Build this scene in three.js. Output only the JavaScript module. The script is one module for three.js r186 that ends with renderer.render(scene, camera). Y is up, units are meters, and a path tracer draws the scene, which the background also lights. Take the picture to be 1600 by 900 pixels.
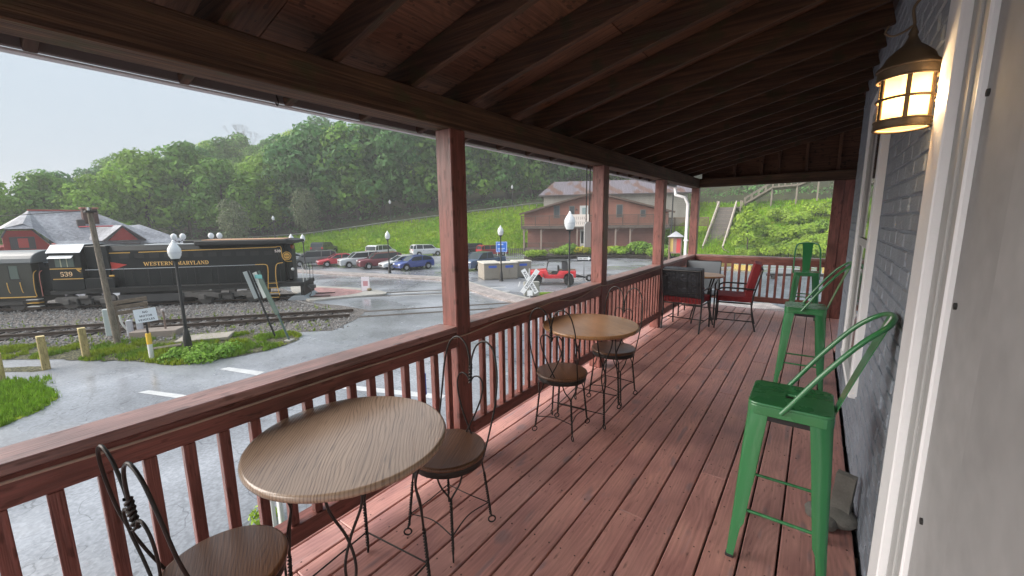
import * as THREE from 'three';
import { mergeGeometries } from 'three/addons/utils/BufferGeometryUtils.js';
import { toCreasedNormals } from 'three/addons/utils/BufferGeometryUtils.js';

// ---------------------------------------------------------------- camera, sky, sun, exposure
const scene = new THREE.Scene();
const camera = new THREE.PerspectiveCamera(70.1, 16 / 9, 0.05, 900);
camera.position.set(1.8356, 1.6467, 0);
camera.rotation.set(-0.1622, 0.6365, -0.0123, 'YXZ');
scene.add(camera);
const renderer = new THREE.WebGLRenderer({ antialias: true });
renderer.toneMapping = THREE.LinearToneMapping;
renderer.toneMappingExposure = 5.6;
renderer.shadowMap.enabled = true;
const SKY = 0.122;                       // radiance of the overcast sky near the horizon
const SUN = 1.5;
const sun = new THREE.DirectionalLight(0xfff6ec, SUN);
sun.position.set(-74, 60, 72);
sun.castShadow = true; sun.shadow.radius = 120;
Object.assign(sun.shadow.camera, { left: -120, right: 120, top: 120, bottom: -120, near: 1, far: 400 });
sun.shadow.mapSize.set(4096, 4096);
scene.add(sun); scene.add(sun.target);

// ---------------------------------------------------------------- small helpers
function mulberry(a) { return () => { a |= 0; a = a + 0x6D2B79F5 | 0; let t = Math.imul(a ^ a >>> 15, 1 | a); t = t + Math.imul(t ^ t >>> 7, 61 | t) ^ t; return ((t ^ t >>> 14) >>> 0) / 4294967296; }; }
const rnd = mulberry(7);
const rr = (a, b) => a + (b - a) * rnd();
const V = (x, y, z) => new THREE.Vector3(x, y, z);
const lerp = (a, b, t) => a + (b - a) * t;
const clamp = (x, a = 0, b = 1) => Math.min(b, Math.max(a, x));
const smooth = (a, b, x) => { const t = clamp((x - a) / (b - a)); return t * t * (3 - 2 * t); };
// periodic value noise
const NT = new Float32Array(65536); { const r = mulberry(99); for (let i = 0; i < 65536; i++) NT[i] = r(); }
const hsh = (x, y, s) => NT[((x * 73 + y * 1237 + s * 7919) ^ (y << 5)) & 65535];
function pn(x, y, px, py, s = 0) {
  const x0 = Math.floor(x), y0 = Math.floor(y); let fx = x - x0, fy = y - y0; fx = fx * fx * (3 - 2 * fx); fy = fy * fy * (3 - 2 * fy);
  const m = (a, p) => ((a % p) + p) % p, xa = m(x0, px), xb = m(x0 + 1, px), ya = m(y0, py), yb = m(y0 + 1, py);
  return lerp(lerp(hsh(xa, ya, s), hsh(xb, ya, s), fx), lerp(hsh(xa, yb, s), hsh(xb, yb, s), fx), fy);
}
function fbm(u, v, fu, fv, oct, s = 0) { let a = 0, w = 0.5, t = 0; for (let i = 0; i < oct; i++) { a += w * pn(u * fu, v * fv, fu, fv, s + i * 13); t += w; w *= 0.5; fu *= 2; fv *= 2; } return a / t; }
function tex(n, m, fn, srgb = true) {
  const d = new Uint8Array(n * m * 4);
  for (let j = 0; j < m; j++) for (let i = 0; i < n; i++) {
    let c = fn((i + 0.5) / n, (j + 0.5) / m); if (typeof c === 'number') c = [c, c, c];
    const o = (j * n + i) * 4; for (let k = 0; k < 3; k++) d[o + k] = clamp(c[k]) * 255; d[o + 3] = 255;
  }
  const t = new THREE.DataTexture(d, n, m); t.wrapS = t.wrapT = THREE.RepeatWrapping; t.magFilter = THREE.LinearFilter; t.minFilter = THREE.LinearMipmapLinearFilter; t.generateMipmaps = true;
  if (srgb) t.colorSpace = THREE.SRGBColorSpace; t.needsUpdate = true; return t;
}
function rep(t, u, v) { const c = t.clone(); c.repeat.set(u, v); c.needsUpdate = true; return c; }
const mix3 = (a, b, t) => [lerp(a[0], b[0], t), lerp(a[1], b[1], t), lerp(a[2], b[2], t)];
const sc3 = (a, k) => [a[0] * k, a[1] * k, a[2] * k];
function canvasTex(w, h, draw) {
  const c = document.createElement('canvas'); c.width = w; c.height = h; const g = c.getContext('2d'); draw(g, w, h);
  const t = new THREE.CanvasTexture(c); t.colorSpace = THREE.SRGBColorSpace; t.magFilter = THREE.LinearFilter; return t;
}
// materials: colours are linear base colours
function mat(rgb, rough = 0.7, o = {}) {
  const m = new THREE.MeshPhysicalMaterial({ roughness: rough, ...o }); m.color.setRGB(rgb[0], rgb[1], rgb[2]); m.side = THREE.DoubleSide; return m;
}
// geometry
function clean(g) {
  if (g.index) g = g.toNonIndexed();
  if (!g.attributes.normal) g.computeVertexNormals();
  if (!g.attributes.uv) g.setAttribute('uv', new THREE.BufferAttribute(new Float32Array(g.attributes.position.count * 2), 2));
  for (const k of Object.keys(g.attributes)) if (!['position', 'normal', 'uv', 'color'].includes(k)) g.deleteAttribute(k);
  return g;
}
const merge = (l) => l.length === 1 ? clean(l[0]) : mergeGeometries(l.map(clean));
function uvm(g, grain = 'x', ou = 0, ov = 0) {       // uv in metres, u along the grain
  g = clean(g); const p = g.attributes.position, n = p.count, uv = new Float32Array(n * 2), gi = 'xyz'.indexOf(grain);
  const a = V(), b = V(), c = V(), e = V(), f = V();
  for (let i = 0; i < n; i += 3) {
    a.fromBufferAttribute(p, i); b.fromBufferAttribute(p, i + 1); c.fromBufferAttribute(p, i + 2); e.subVectors(b, a).cross(f.subVectors(c, a));
    const ab = [Math.abs(e.x), Math.abs(e.y), Math.abs(e.z)], d = ab.indexOf(Math.max(...ab)); let ax = [0, 1, 2].filter((k) => k !== d); if (ax[1] === gi) ax = [ax[1], ax[0]];
    [a, b, c].forEach((q, k) => { uv[(i + k) * 2] = q.getComponent(ax[0]) + ou; uv[(i + k) * 2 + 1] = q.getComponent(ax[1]) + ov; });
  }
  g.setAttribute('uv', new THREE.BufferAttribute(uv, 2)); return g;
}
function polys(list) {                                // flat polygons -> geometry
  const pos = []; for (const q of list) for (let i = 1; i < q.length - 1; i++) for (const k of [0, i, i + 1]) pos.push(...q[k]);
  const g = new THREE.BufferGeometry(); g.setAttribute('position', new THREE.Float32BufferAttribute(pos, 3)); g.computeVertexNormals(); return clean(g);
}
function cbox(w, h, d, c = 0.003) {                   // chamfered box, 44 triangles
  const X = w / 2, Y = h / 2, Z = d / 2, S = [-1, 1], L = []; c = Math.min(c, X * 0.9, Y * 0.9, Z * 0.9);
  const P = (sx, sy, sz, k) => [sx * (k === 0 ? X : X - c), sy * (k === 1 ? Y : Y - c), sz * (k === 2 ? Z : Z - c)];
  const add = (q) => { const m = [0, 1, 2].map((k) => q.reduce((s, p) => s + p[k], 0)); const e = V(...q[1]).sub(V(...q[0])).cross(V(...q[2]).sub(V(...q[0]))); L.push(e.dot(V(...m)) < 0 ? q.slice().reverse() : q); };
  for (const s of S) { add([P(s, -1, -1, 0), P(s, 1, -1, 0), P(s, 1, 1, 0), P(s, -1, 1, 0)]); add([P(-1, s, -1, 1), P(1, s, -1, 1), P(1, s, 1, 1), P(-1, s, 1, 1)]); add([P(-1, -1, s, 2), P(1, -1, s, 2), P(1, 1, s, 2), P(-1, 1, s, 2)]); }
  for (const a of S) for (const b of S) { add([P(a, b, -1, 0), P(a, b, 1, 0), P(a, b, 1, 1), P(a, b, -1, 1)]); add([P(a, -1, b, 0), P(a, 1, b, 0), P(a, 1, b, 2), P(a, -1, b, 2)]); add([P(-1, a, b, 1), P(1, a, b, 1), P(1, a, b, 2), P(-1, a, b, 2)]); }
  for (const a of S) for (const b of S) for (const k of S) add([P(a, b, k, 0), P(a, b, k, 1), P(a, b, k, 2)]);
  return polys(L);
}
const at = (g, x, y, z) => g.translate(x, y, z);
const bx = (x0, x1, y0, y1, z0, z1, c = 0.003) => at(cbox(Math.abs(x1 - x0), Math.abs(y1 - y0), Math.abs(z1 - z0), c), (x0 + x1) / 2, (y0 + y1) / 2, (z0 + z1) / 2);
const box = (w, h, d, x = 0, y = 0, z = 0) => at(clean(new THREE.BoxGeometry(w, h, d)), x, y, z);
function cyl(r0, r1, h, n = 12, x = 0, y = 0, z = 0) { return at(clean(new THREE.CylinderGeometry(r1, r0, h, n)), x, y + h / 2, z); }
function between(g, a, b) { const d = b.clone().sub(a), q = new THREE.Quaternion().setFromUnitVectors(V(0, 1, 0), d.clone().normalize()); g.applyQuaternion(q); return g.translate((a.x + b.x) / 2, (a.y + b.y) / 2, (a.z + b.z) / 2); }
const bar = (a, b, r = 0.01, n = 6, r2 = r) => between(clean(new THREE.CylinderGeometry(r2, r, a.distanceTo(b), n)), a, b);
const beam = (a, b, w, d, c = 0.003) => between(cbox(w, a.distanceTo(b), d, c), a, b);
function tube(pts, r, n = 24, k = 5, closed = false) { return clean(new THREE.TubeGeometry(new THREE.CatmullRomCurve3(pts.map((p) => p.isVector3 ? p : V(...p)), closed), n, r, k, closed)); }
const lathe = (pts, n = 20) => clean(new THREE.LatheGeometry(pts.map((p) => new THREE.Vector2(p[0], p[1])), n));
function extr(pts, depth, bev = 0, holes) {             // side profile (x, y) extruded along z, centred
  const s = new THREE.Shape(pts.map((p) => new THREE.Vector2(p[0], p[1]))); for (const h of holes || []) s.holes.push(new THREE.Path(h.map((p) => new THREE.Vector2(p[0], p[1]))));
  const g = new THREE.ExtrudeGeometry(s, { depth: depth - 2 * bev, bevelEnabled: bev > 0, bevelThickness: bev, bevelSize: bev, bevelOffset: -bev, bevelSegments: 2, curveSegments: 8 });
  return clean(g).translate(0, 0, -depth / 2 + bev);
}
// objects
const taken = {};
function numbered(n) { const k = taken[n] = (taken[n] ?? -1) + 1; return k ? n + '_' + String(k).padStart(3, '0') : n; }
function obj(name, geos, m, parent = scene) {
  const o = new THREE.Mesh(Array.isArray(geos) ? merge(geos) : geos, m); o.name = parent === scene ? numbered(name) : name; o.castShadow = o.receiveShadow = true; parent.add(o); return o;
}
function tag(o, label, category, group) { o.userData.label = label; o.userData.category = category; if (group) o.userData.group = group; return o; }
function thing(name, label, category, pos = [0, 0, 0], turn = 0, group) {
  const o = new THREE.Group(); o.name = numbered(name); scene.add(o); o.position.set(...pos); o.rotation.y = turn; return tag(o, label, category, group);
}
function struct(name, geos, m) { const o = obj(name, geos, m); o.userData.kind = 'structure'; return o; }
function sgroup(name) { const o = new THREE.Group(); o.name = numbered(name); o.userData.kind = 'structure'; scene.add(o); return o; }
function copy(o, pos, turn, label, group, scale) {
  const c = o.clone(); c.name = numbered(o.name.replace(/_\d{3}$/, '')); scene.add(c); c.position.set(...pos); c.rotation.y = turn; if (scale) c.scale.setScalar(scale);
  c.userData = { ...o.userData }; if (label) c.userData.label = label; if (group) c.userData.group = group; return c;
}
const ORD = ['first', 'second', 'third', 'fourth', 'fifth', 'sixth', 'seventh', 'eighth', 'ninth', 'tenth', 'eleventh', 'twelfth', 'thirteenth', 'fourteenth', 'fifteenth', 'sixteenth', 'seventeenth', 'eighteenth', 'nineteenth', 'twentieth']; for (let i = 1; i < 20; i++) ORD.push((i > 10 ? 'thirty-' : 'twenty-') + ORD[(i - 1) % 10]); ORD[29] = 'thirtieth';

// ---------------------------------------------------------------- the overcast sky
{
  const w = 512, h = 256, d = new Float32Array(w * h * 4);
  for (let j = 0; j < h; j++) for (let i = 0; i < w; i++) {
    const v = (j + 0.5) / h, el = (v - 0.5) * Math.PI, s = Math.max(0, Math.sin(el));
    const c = fbm((i + 0.5) / w, v, 8, 6, 4, 3) - 0.5, L = SKY * (1 + 0.6 * s) * (1 + 0.10 * c), o = (j * w + i) * 4;
    d[o] = L * 0.81; d[o + 1] = L * 0.95; d[o + 2] = L * 1.09; d[o + 3] = 1;
  }
  const t = new THREE.DataTexture(d, w, h, THREE.RGBAFormat, THREE.FloatType); t.mapping = THREE.EquirectangularReflectionMapping; t.magFilter = t.minFilter = THREE.LinearFilter; t.wrapS = THREE.RepeatWrapping; t.needsUpdate = true;
  scene.background = t; scene.environment = t;
}

// ---------------------------------------------------------------- surface textures
const G0 = -3.25;                                       // street level below the porch floor
const T = {};
T.paint = tex(512, 512, (u, v) => {                      // brushed paint over weathered wood, 1 m x 0.5 m
  const g = fbm(u, v, 3, 48, 4, 1), f = fbm(u, v, 10, 150, 2, 5), w = fbm(u, v, 6, 10, 4, 9), d = fbm(u, v, 14, 30, 3, 21);
  let k = 0.80 + 0.22 * (g - 0.5) + 0.16 * (f - 0.5) + 0.34 * (w - 0.5); let c = [k, k, k];
  if (d > 0.66) c = mix3(c, [k * 0.75, k * 0.72, k * 0.7], clamp((d - 0.66) * 8)); return c;
});
T.grainB = tex(512, 512, (u, v) => { const g = fbm(u, v, 3, 48, 4, 1), f = fbm(u, v, 10, 150, 2, 5); return clamp(0.5 + 0.7 * (g - 0.5) + 0.6 * (f - 0.5)); }, false);
T.deck = tex(1024, 512, (u, v) => {                      // painted deck plank wood, 2 m x 0.6 m: grain, cathedral figure, scuffs
  const q = fbm(u, v, 4, 3, 3, 31), ring = Math.sin((v * 26 + q * 7) * 6.283) * 0.5 + 0.5;
  const g = fbm(u, v, 4, 90, 4, 1), w = fbm(u, v, 8, 5, 5, 9), d = fbm(u, v, 40, 60, 3, 41), st = fbm(u, v, 9, 12, 3, 55);
  const k = 0.86 + 0.16 * (g - 0.5) + 0.05 * (ring - 0.5) + 0.30 * (w - 0.5); let c = [k, k * (0.99 + 0.06 * (w - 0.5)), k];
  if (d > 0.74) c = mix3(c, sc3(c, 0.72), clamp((d - 0.74) * 6)); if (st > 0.68) c = mix3(c, [k * 0.86, k * 0.92, k * 0.98], clamp((st - 0.68) * 7)); return c;
});
T.deckB = tex(1024, 512, (u, v) => { const q = fbm(u, v, 4, 3, 3, 31), ring = Math.sin((v * 26 + q * 7) * 6.283) * 0.5 + 0.5; return 0.3 + 0.35 * fbm(u, v, 4, 90, 4, 1) + 0.35 * ring * fbm(u, v, 6, 40, 3, 7); }, false);
T.deckR = tex(512, 256, (u, v) => 0.40 + 0.42 * fbm(u, v, 8, 5, 5, 9), false);
T.ply = tex(512, 512, (u, v) => {                        // bare roof sheathing, stained and weathered, 2 m x 1 m
  const q = fbm(u, v, 3, 4, 4, 61), g = fbm(u, v, 6, 120, 4, 3), k = fbm(u, v, 5, 5, 4, 77); const ring = Math.abs(Math.sin((v * 9 + q * 5) * 6.283));
  let c = mix3([0.40, 0.28, 0.22], [0.58, 0.43, 0.34], clamp(0.5 + (g - 0.5) * 1.3 + (k - 0.5) * 1.2)); c = sc3(c, 0.88 + 0.12 * ring);
  const cr = fbm(u, v, 40, 30, 3, 90); if (cr > 0.74) c = sc3(c, 0.7); return c;
});
T.beamW = tex(512, 256, (u, v) => {                      // dark weathered beam
  const g = fbm(u, v, 3, 60, 4, 13), w = fbm(u, v, 6, 6, 4, 17), m = fbm(u, v, 12, 8, 4, 19); let c = mix3([0.27, 0.19, 0.14], [0.45, 0.34, 0.25], clamp(0.5 + (g - 0.5) * 1.6 + (w - 0.5)));
  if (m > 0.58) c = mix3(c, [0.29, 0.27, 0.17], clamp((m - 0.58) * 5)); return c;
});
function oak(dark, light, s) { return tex(1024, 1024, (u, v) => {   // open-pored oak, 1 m x 1 m, grain along u
  const q = fbm(u, v, 2, 4, 2, s) * 1.0 + fbm(u, v, 5, 24, 2, s + 3) * 0.16, r = v * 84 + q * 11, b = Math.abs(((r % 1) + 1) % 1 - 0.5) * 2;
  const late = smooth(0.45, 0.95, b) * (0.35 + 0.9 * fbm(u, v, 3, 20, 2, s + 7)), pore = fbm(u, v, 9, 280, 2, s + 5), pl = fbm(u, v, 2, 7, 2, s + 9), pl2 = Math.floor(v * 7.0);
  let c = mix3(light, dark, clamp(0.58 * late * (0.5 + pore) + 0.6 * (pl - 0.4) + 0.3 * (hsh(pl2, 3, s) - 0.2))); if (pore > 0.70) c = mix3(c, sc3(dark, 0.8), clamp((pore - 0.70) * 3)); return c;
}); }
T.oakGrey = oak([0.46, 0.37, 0.30], [0.72, 0.62, 0.53], 101);
T.oakTan = oak([0.50, 0.34, 0.20], [0.74, 0.55, 0.37], 131);
T.oakDark = oak([0.27, 0.17, 0.11], [0.47, 0.32, 0.21], 151);
T.asph = tex(1024, 1024, (u, v) => {                     // wet asphalt, 8 m: aggregate, patched tone, hairline cracks
  const a = fbm(u, v, 200, 200, 2, 1), w = fbm(u, v, 5, 5, 5, 5), p = fbm(u, v, 3, 3, 3, 8), cr = Math.abs(fbm(u, v, 7, 7, 4, 33) - 0.5);
  let k = 0.36 + 0.10 * (a - 0.5) + 0.16 * (w - 0.5) + 0.10 * (p - 0.5); if (cr < 0.004) k *= 0.80; return [k * 0.985, k, k * 1.02];
});
T.asphR = tex(512, 512, (u, v) => { const w = fbm(u, v, 5, 5, 5, 5), p = fbm(u, v, 4, 9, 4, 18), a = fbm(u, v, 90, 90, 2, 2); return clamp(0.07 + 0.40 * smooth(0.34, 0.62, 0.5 * w + 0.5 * p) + 0.12 * (a - 0.5)); }, false);
T.noiseB = tex(512, 512, (u, v) => fbm(u, v, 64, 64, 4, 4), false);
T.soft = tex(512, 512, (u, v) => fbm(u, v, 6, 6, 6, 44), false);
T.gravel = tex(1024, 1024, (u, v) => {                   // crushed stone, 4 m
  const X = u * 64, Y = v * 64, xi = Math.floor(X), yi = Math.floor(Y); let b = 9, id = 0;
  for (let j = -1; j < 2; j++) for (let i = -1; i < 2; i++) { const a = (xi + i + 64) % 64, c = (yi + j + 64) % 64, dx = xi + i + hsh(a, c, 1) - X, dy = yi + j + hsh(a, c, 2) - Y, d = dx * dx + dy * dy; if (d < b) { b = d; id = hsh(a, c, 3); } }
  const w = fbm(u, v, 4, 4, 4, 4), k = (0.34 + 0.34 * id) * (1 - 0.6 * clamp(b * 1.6)) + 0.12 * (w - 0.5); return [k * 1.03, k * 0.98, k * 0.94];
});
T.grass = tex(1024, 1024, (u, v) => {                    // mown grass and soil, 6 m
  const a = fbm(u, v, 180, 180, 2, 11), w = fbm(u, v, 6, 6, 5, 12), y = fbm(u, v, 14, 14, 3, 15); let c = mix3([0.27, 0.36, 0.10], [0.50, 0.60, 0.19], clamp(0.5 + 1.1 * (a - 0.5) + 1.2 * (w - 0.5)));
  if (y > 0.62) c = mix3(c, [0.55, 0.55, 0.26], clamp((y - 0.62) * 4)); return c;
});
T.floor2 = tex(512, 512, (u, v) => { const a = fbm(u, v, 30, 30, 4, 71), w = fbm(u, v, 5, 5, 4, 72); return mix3([0.20, 0.22, 0.10], [0.36, 0.38, 0.17], clamp(0.5 + (a - 0.5) + (w - 0.5))); });
T.shingle = tex(512, 512, (u, v) => {                    // slate courses far away, 4 m x 4 m
  const r = v * 24, yi = Math.floor(r), X = u * 20 + (yi % 2) * 0.5, xi = Math.floor(X) % 20; const w = fbm(u, v, 5, 5, 4, 81), id = hsh(xi, yi, 8); let k = 0.50 + 0.10 * (id - 0.5) + 0.16 * (w - 0.5); if (r - yi < 0.16) k *= 0.88; return [k * 0.99, k, k * 1.03];
});
T.rust = tex(512, 512, (u, v) => { const w = fbm(u, v, 5, 4, 5, 83), s = fbm(u, v, 60, 4, 3, 85), h = fbm(u, v, 3, 3, 3, 88); let c = mix3([0.60, 0.58, 0.62], [0.56, 0.42, 0.36], smooth(0.46, 0.56, h * 0.55 + w * 0.45)); return sc3(c, 0.86 + 0.28 * (s - 0.5)); });
T.siding = tex(256, 512, (u, v) => { const r = v * 24, f = r - Math.floor(r), w = fbm(u, v, 4, 4, 4, 93); const k = 0.82 + 0.2 * (w - 0.5) - (f < 0.1 ? 0.13 : 0); return [k, k, k]; });
T.paver = tex(512, 512, (u, v) => { const r = v * 8, yi = Math.floor(r), X = u * 8 + (yi % 2) * 0.5, w = fbm(u, v, 8, 8, 4, 97), id = hsh(Math.floor(X) % 8, yi, 4); let k = 0.58 + 0.1 * (id - 0.5) + 0.14 * (w - 0.5); if (r - yi < 0.1 || X - Math.floor(X) < 0.06) k *= 0.66; return [k * 0.97, k, k * 1.05]; });
T.blot = tex(512, 512, (u, v) => { const w = fbm(u, v, 4, 4, 5, 201), s = fbm(u, v, 40, 40, 3, 203); const k = 0.86 + 0.15 * (w - 0.5) + 0.08 * (s - 0.5); return [k, k, k]; });
const mm = (t, u, v) => rep(t, 1 / u, 1 / v);           // a texture that spans u x v metres

// ---------------------------------------------------------------- materials
const RED = [0.335, 0.172, 0.148];
const M = {
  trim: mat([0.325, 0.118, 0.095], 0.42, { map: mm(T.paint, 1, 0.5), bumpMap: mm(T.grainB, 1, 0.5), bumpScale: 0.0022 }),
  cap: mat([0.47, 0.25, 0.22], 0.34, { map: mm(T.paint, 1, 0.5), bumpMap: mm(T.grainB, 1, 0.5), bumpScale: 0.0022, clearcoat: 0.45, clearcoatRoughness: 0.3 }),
  beam: mat([0.85, 0.83, 0.82], 0.8, { map: mm(T.beamW, 1.6, 0.5), bumpMap: mm(T.grainB, 1, 0.5), bumpScale: 0.004 }),
  rafter: mat([0.54, 0.45, 0.42], 0.8, { map: mm(T.beamW, 1.6, 0.5), bumpMap: mm(T.grainB, 1, 0.5), bumpScale: 0.003 }),
  ply: mat([0.60, 0.55, 0.53], 0.85, { map: mm(T.ply, 2, 1), bumpMap: mm(T.grainB, 1, 0.5), bumpScale: 0.003 }),
  black: mat([0.018, 0.018, 0.019], 0.42), iron: mat([0.035, 0.032, 0.030], 0.42, { metalness: 0.5 }), blackMatte: mat([0.03, 0.03, 0.03], 0.8),
  white: mat([0.84, 0.85, 0.87], 0.55, { bumpMap: mm(T.noiseB, 0.6, 0.6), bumpScale: 0.0012 }), whitePl: mat([0.8, 0.8, 0.8], 0.4),
  brickPaint: mat([0.36, 0.41, 0.485], 0.6, { map: mm(T.blot, 0.9, 0.9), bumpMap: mm(T.noiseB, 0.5, 0.5), bumpScale: 0.005 }),
  mortar: mat([0.33, 0.38, 0.45], 0.7, { map: mm(T.blot, 0.9, 0.9), bumpMap: mm(T.noiseB, 0.4, 0.4), bumpScale: 0.006 }),
  panel: mat([0.52, 0.525, 0.53], 0.78, { map: mm(T.blot, 2, 2) }), jamb: mat([0.44, 0.45, 0.45], 0.7, { bumpMap: mm(T.noiseB, 0.6, 0.6), bumpScale: 0.0015 }),
  rust: mat([0.10, 0.045, 0.025], 0.8), glassDark: mat([0.03, 0.035, 0.04], 0.06), chrome: mat([0.6, 0.6, 0.6], 0.25, { metalness: 1 }),
  galv: mat([0.42, 0.43, 0.44], 0.45, { metalness: 0.4 }),
};
const deckTones = [[1, 1, 1], [0.93, 0.92, 0.92], [1.07, 1.06, 1.04], [0.98, 1.02, 1.02]].map((k) => mat(RED.map((c, i) => c * k[i] * 1.88), 0.74, { map: mm(T.deck, 2, 0.6), bumpMap: mm(T.deckB, 2, 0.6), bumpScale: 0.0022, roughnessMap: mm(T.deckR, 2, 0.6) }));
// ================================================================ THE PORCH
const W = 2.14, H = 0.97, ZE = -8.39, POST = 0.133;
const ZP = [0.372, -1.876, -4.126, -6.229, -8.39];      // near faces of the posts
const roofY = (x) => 2.38 + 0.24 * x;                    // bottom edge of the rafters
// floor of planks
{
  const fl = sgroup('porch_floor'); const pitch = 0.1545; let k = 0;
  for (let x = W - 0.014 - pitch; x > -0.37; x -= pitch, k++) {
    const cuts = [1.35]; let z = 1.35 - rr(0.4, 2.6); while (z > -8.0) { cuts.push(z); z -= rr(2.6, 4.2); } cuts.push(-8.62);
    for (let i = 0; i < cuts.length - 1; i++) obj('deck_board', uvm(bx(x + 0.0045, x + pitch - 0.0045, -0.03 + rr(-0.001, 0.001), rr(-0.0018, 0.0008), cuts[i + 1] + 0.0015, cuts[i] - 0.0015, 0.004), 'z', rr(0, 2), rr(0, 2)), deckTones[(rnd() * 4) | 0], fl);
  }
  for (let i = 0; i < 11; i++) { const x = W - 0.014 + i * pitch; obj('deck_board', uvm(bx(x + 0.0045, x + pitch - 0.0045, -0.03, rr(-0.0018, 0.0008), -8.62, -6.34, 0.004), 'z', rr(0, 2), rr(0, 2)), deckTones[(rnd() * 4) | 0], fl); }
  for (let z = 1.25; z > -8.6; z -= 0.41) obj('joist', uvm(bx(-0.3, z < -6.4 ? 3.8 : W, -0.2, -0.032, z - 0.02, z + 0.02), 'x'), M.rafter, fl);
  { const ng = clean(new THREE.CylinderGeometry(0.0045, 0.0045, 0.003, 8)), pts = []; for (let x = W - 0.014 - pitch; x > -0.2; x -= pitch) for (let z = 1.25; z > -8.6; z -= 0.41) for (const d of [0.035, pitch - 0.035]) pts.push([x + d + rr(-0.006, 0.006), z + rr(-0.006, 0.006)]); const m = new THREE.InstancedMesh(ng, mat([0.09, 0.05, 0.042], 0.6), pts.length), q = new THREE.Matrix4(); pts.forEach((p, i) => m.setMatrixAt(i, q.makeTranslation(p[0], -0.0005, p[1]))); m.name = 'nail_heads'; m.userData.kind = 'stuff'; fl.add(m); }
  obj('skirt_board', uvm(bx(-0.345, -0.31, -0.26, -0.032, -8.62, 1.35), 'z'), M.trim, fl);
  obj('skirt_board', uvm(bx(-0.345, 3.8, -0.26, -0.032, -8.66, -8.625), 'x'), M.trim, fl);
  obj('added_light_block', uvm(bx(-0.305, 3.8, -0.225, -0.205, -8.6, 1.3), 'x'), M.rafter, fl);  // unseen board added below the joists to keep the plank gaps dark
}
// posts
const postNames = ['wooden porch post beside the nearest railing bay, just beyond the frame', 'thick red porch post behind the nearest table and chair', 'red porch post with grey box and conduits on its outer side', 'red porch post behind the black mesh chair', 'red corner post where the long and end railings meet'];
ZP.forEach((z, i) => {
  const p = thing('porch_post', postNames[i], 'post', [-POST / 2, 0, z - POST / 2], 0, 'porch posts');
  obj('shaft', uvm(bx(-POST / 2, POST / 2, 0, 2.207, -POST / 2, POST / 2, 0.006), 'y', i * 0.37, i * 0.21), M.trim, p);
  for (let k = 1; k < 4; k++) obj('lower_post', uvm(bx(-POST / 2, POST / 2, -3.25, -0.262, -POST / 2, POST / 2, 0.006), 'y'), M.trim, p), k = 9;
});
{ const p = thing('end_post', 'wide dark red post at far end beside the brick wall', 'post', [2.1, 0, ZE - 0.07]); obj('shaft', uvm(bx(-0.115, 0.02, 0, 2.215, -0.07, 0.07, 0.006), 'y'), M.trim, p); obj('shaft', uvm(bx(0.022, 0.16, 0, 2.215, -0.078, 0.062, 0.006), 'y', 0.4), M.trim, p); }
// railings
function railing(name, label, pos, turn, len, first, group) {          // runs along local -z from the origin, inner face on local +x
  const t = thing(name, label, 'railing', pos, turn, group), o = rr(0, 5);
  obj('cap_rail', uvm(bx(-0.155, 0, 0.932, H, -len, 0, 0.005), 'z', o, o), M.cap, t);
  obj('top_board', uvm(bx(-0.046, -0.006, 0.83, 0.931, -len, 0, 0.003), 'z', o, 0.3 + o), M.trim, t);
  obj('bottom_rail', uvm(bx(-0.085, 0.006, 0.165, 0.255, -len, 0, 0.005), 'z', o, 0.5), M.trim, t);
  for (let z = -first; z > -len + 0.02; z -= 0.1147) obj('baluster', uvm(bx(-0.0445, -0.0065, 0.2555, 0.8295, z - 0.019, z + 0.019, 0.003), 'y', rr(0, 3), rr(0, 3)), M.trim, t);
  return t;
}
const cut = (z0) => { let z = 0.03; while (z > z0 - 0.03) z -= 0.1147; return z0 - z; };
const bays = [[0.372 - POST, -1.876], [-1.876 - POST, -4.126], [-4.126 - POST, -6.229], [-6.229 - POST, ZE]];
const bayNames = ['red railing bay nearest the camera beside the near round table', 'red railing bay beside the second round table', 'red railing bay beyond the second table up to the black chair', 'red railing bay beside the far patio set'];
bays.forEach(([a, b], i) => railing('porch_railing', bayNames[i], [0, 0, a], 0, a - b, cut(a), 'railing bays along the street side'));
railing('porch_railing', 'short red railing bay running out of frame behind the camera', [0, 0, 1.3], 0, 1.3 - 0.372, 0.06);
railing('end_railing', 'red railing across the far end of the porch', [0.0, 0, ZE - 0.0], -Math.PI / 2, 1.985, 0.07);
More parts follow.
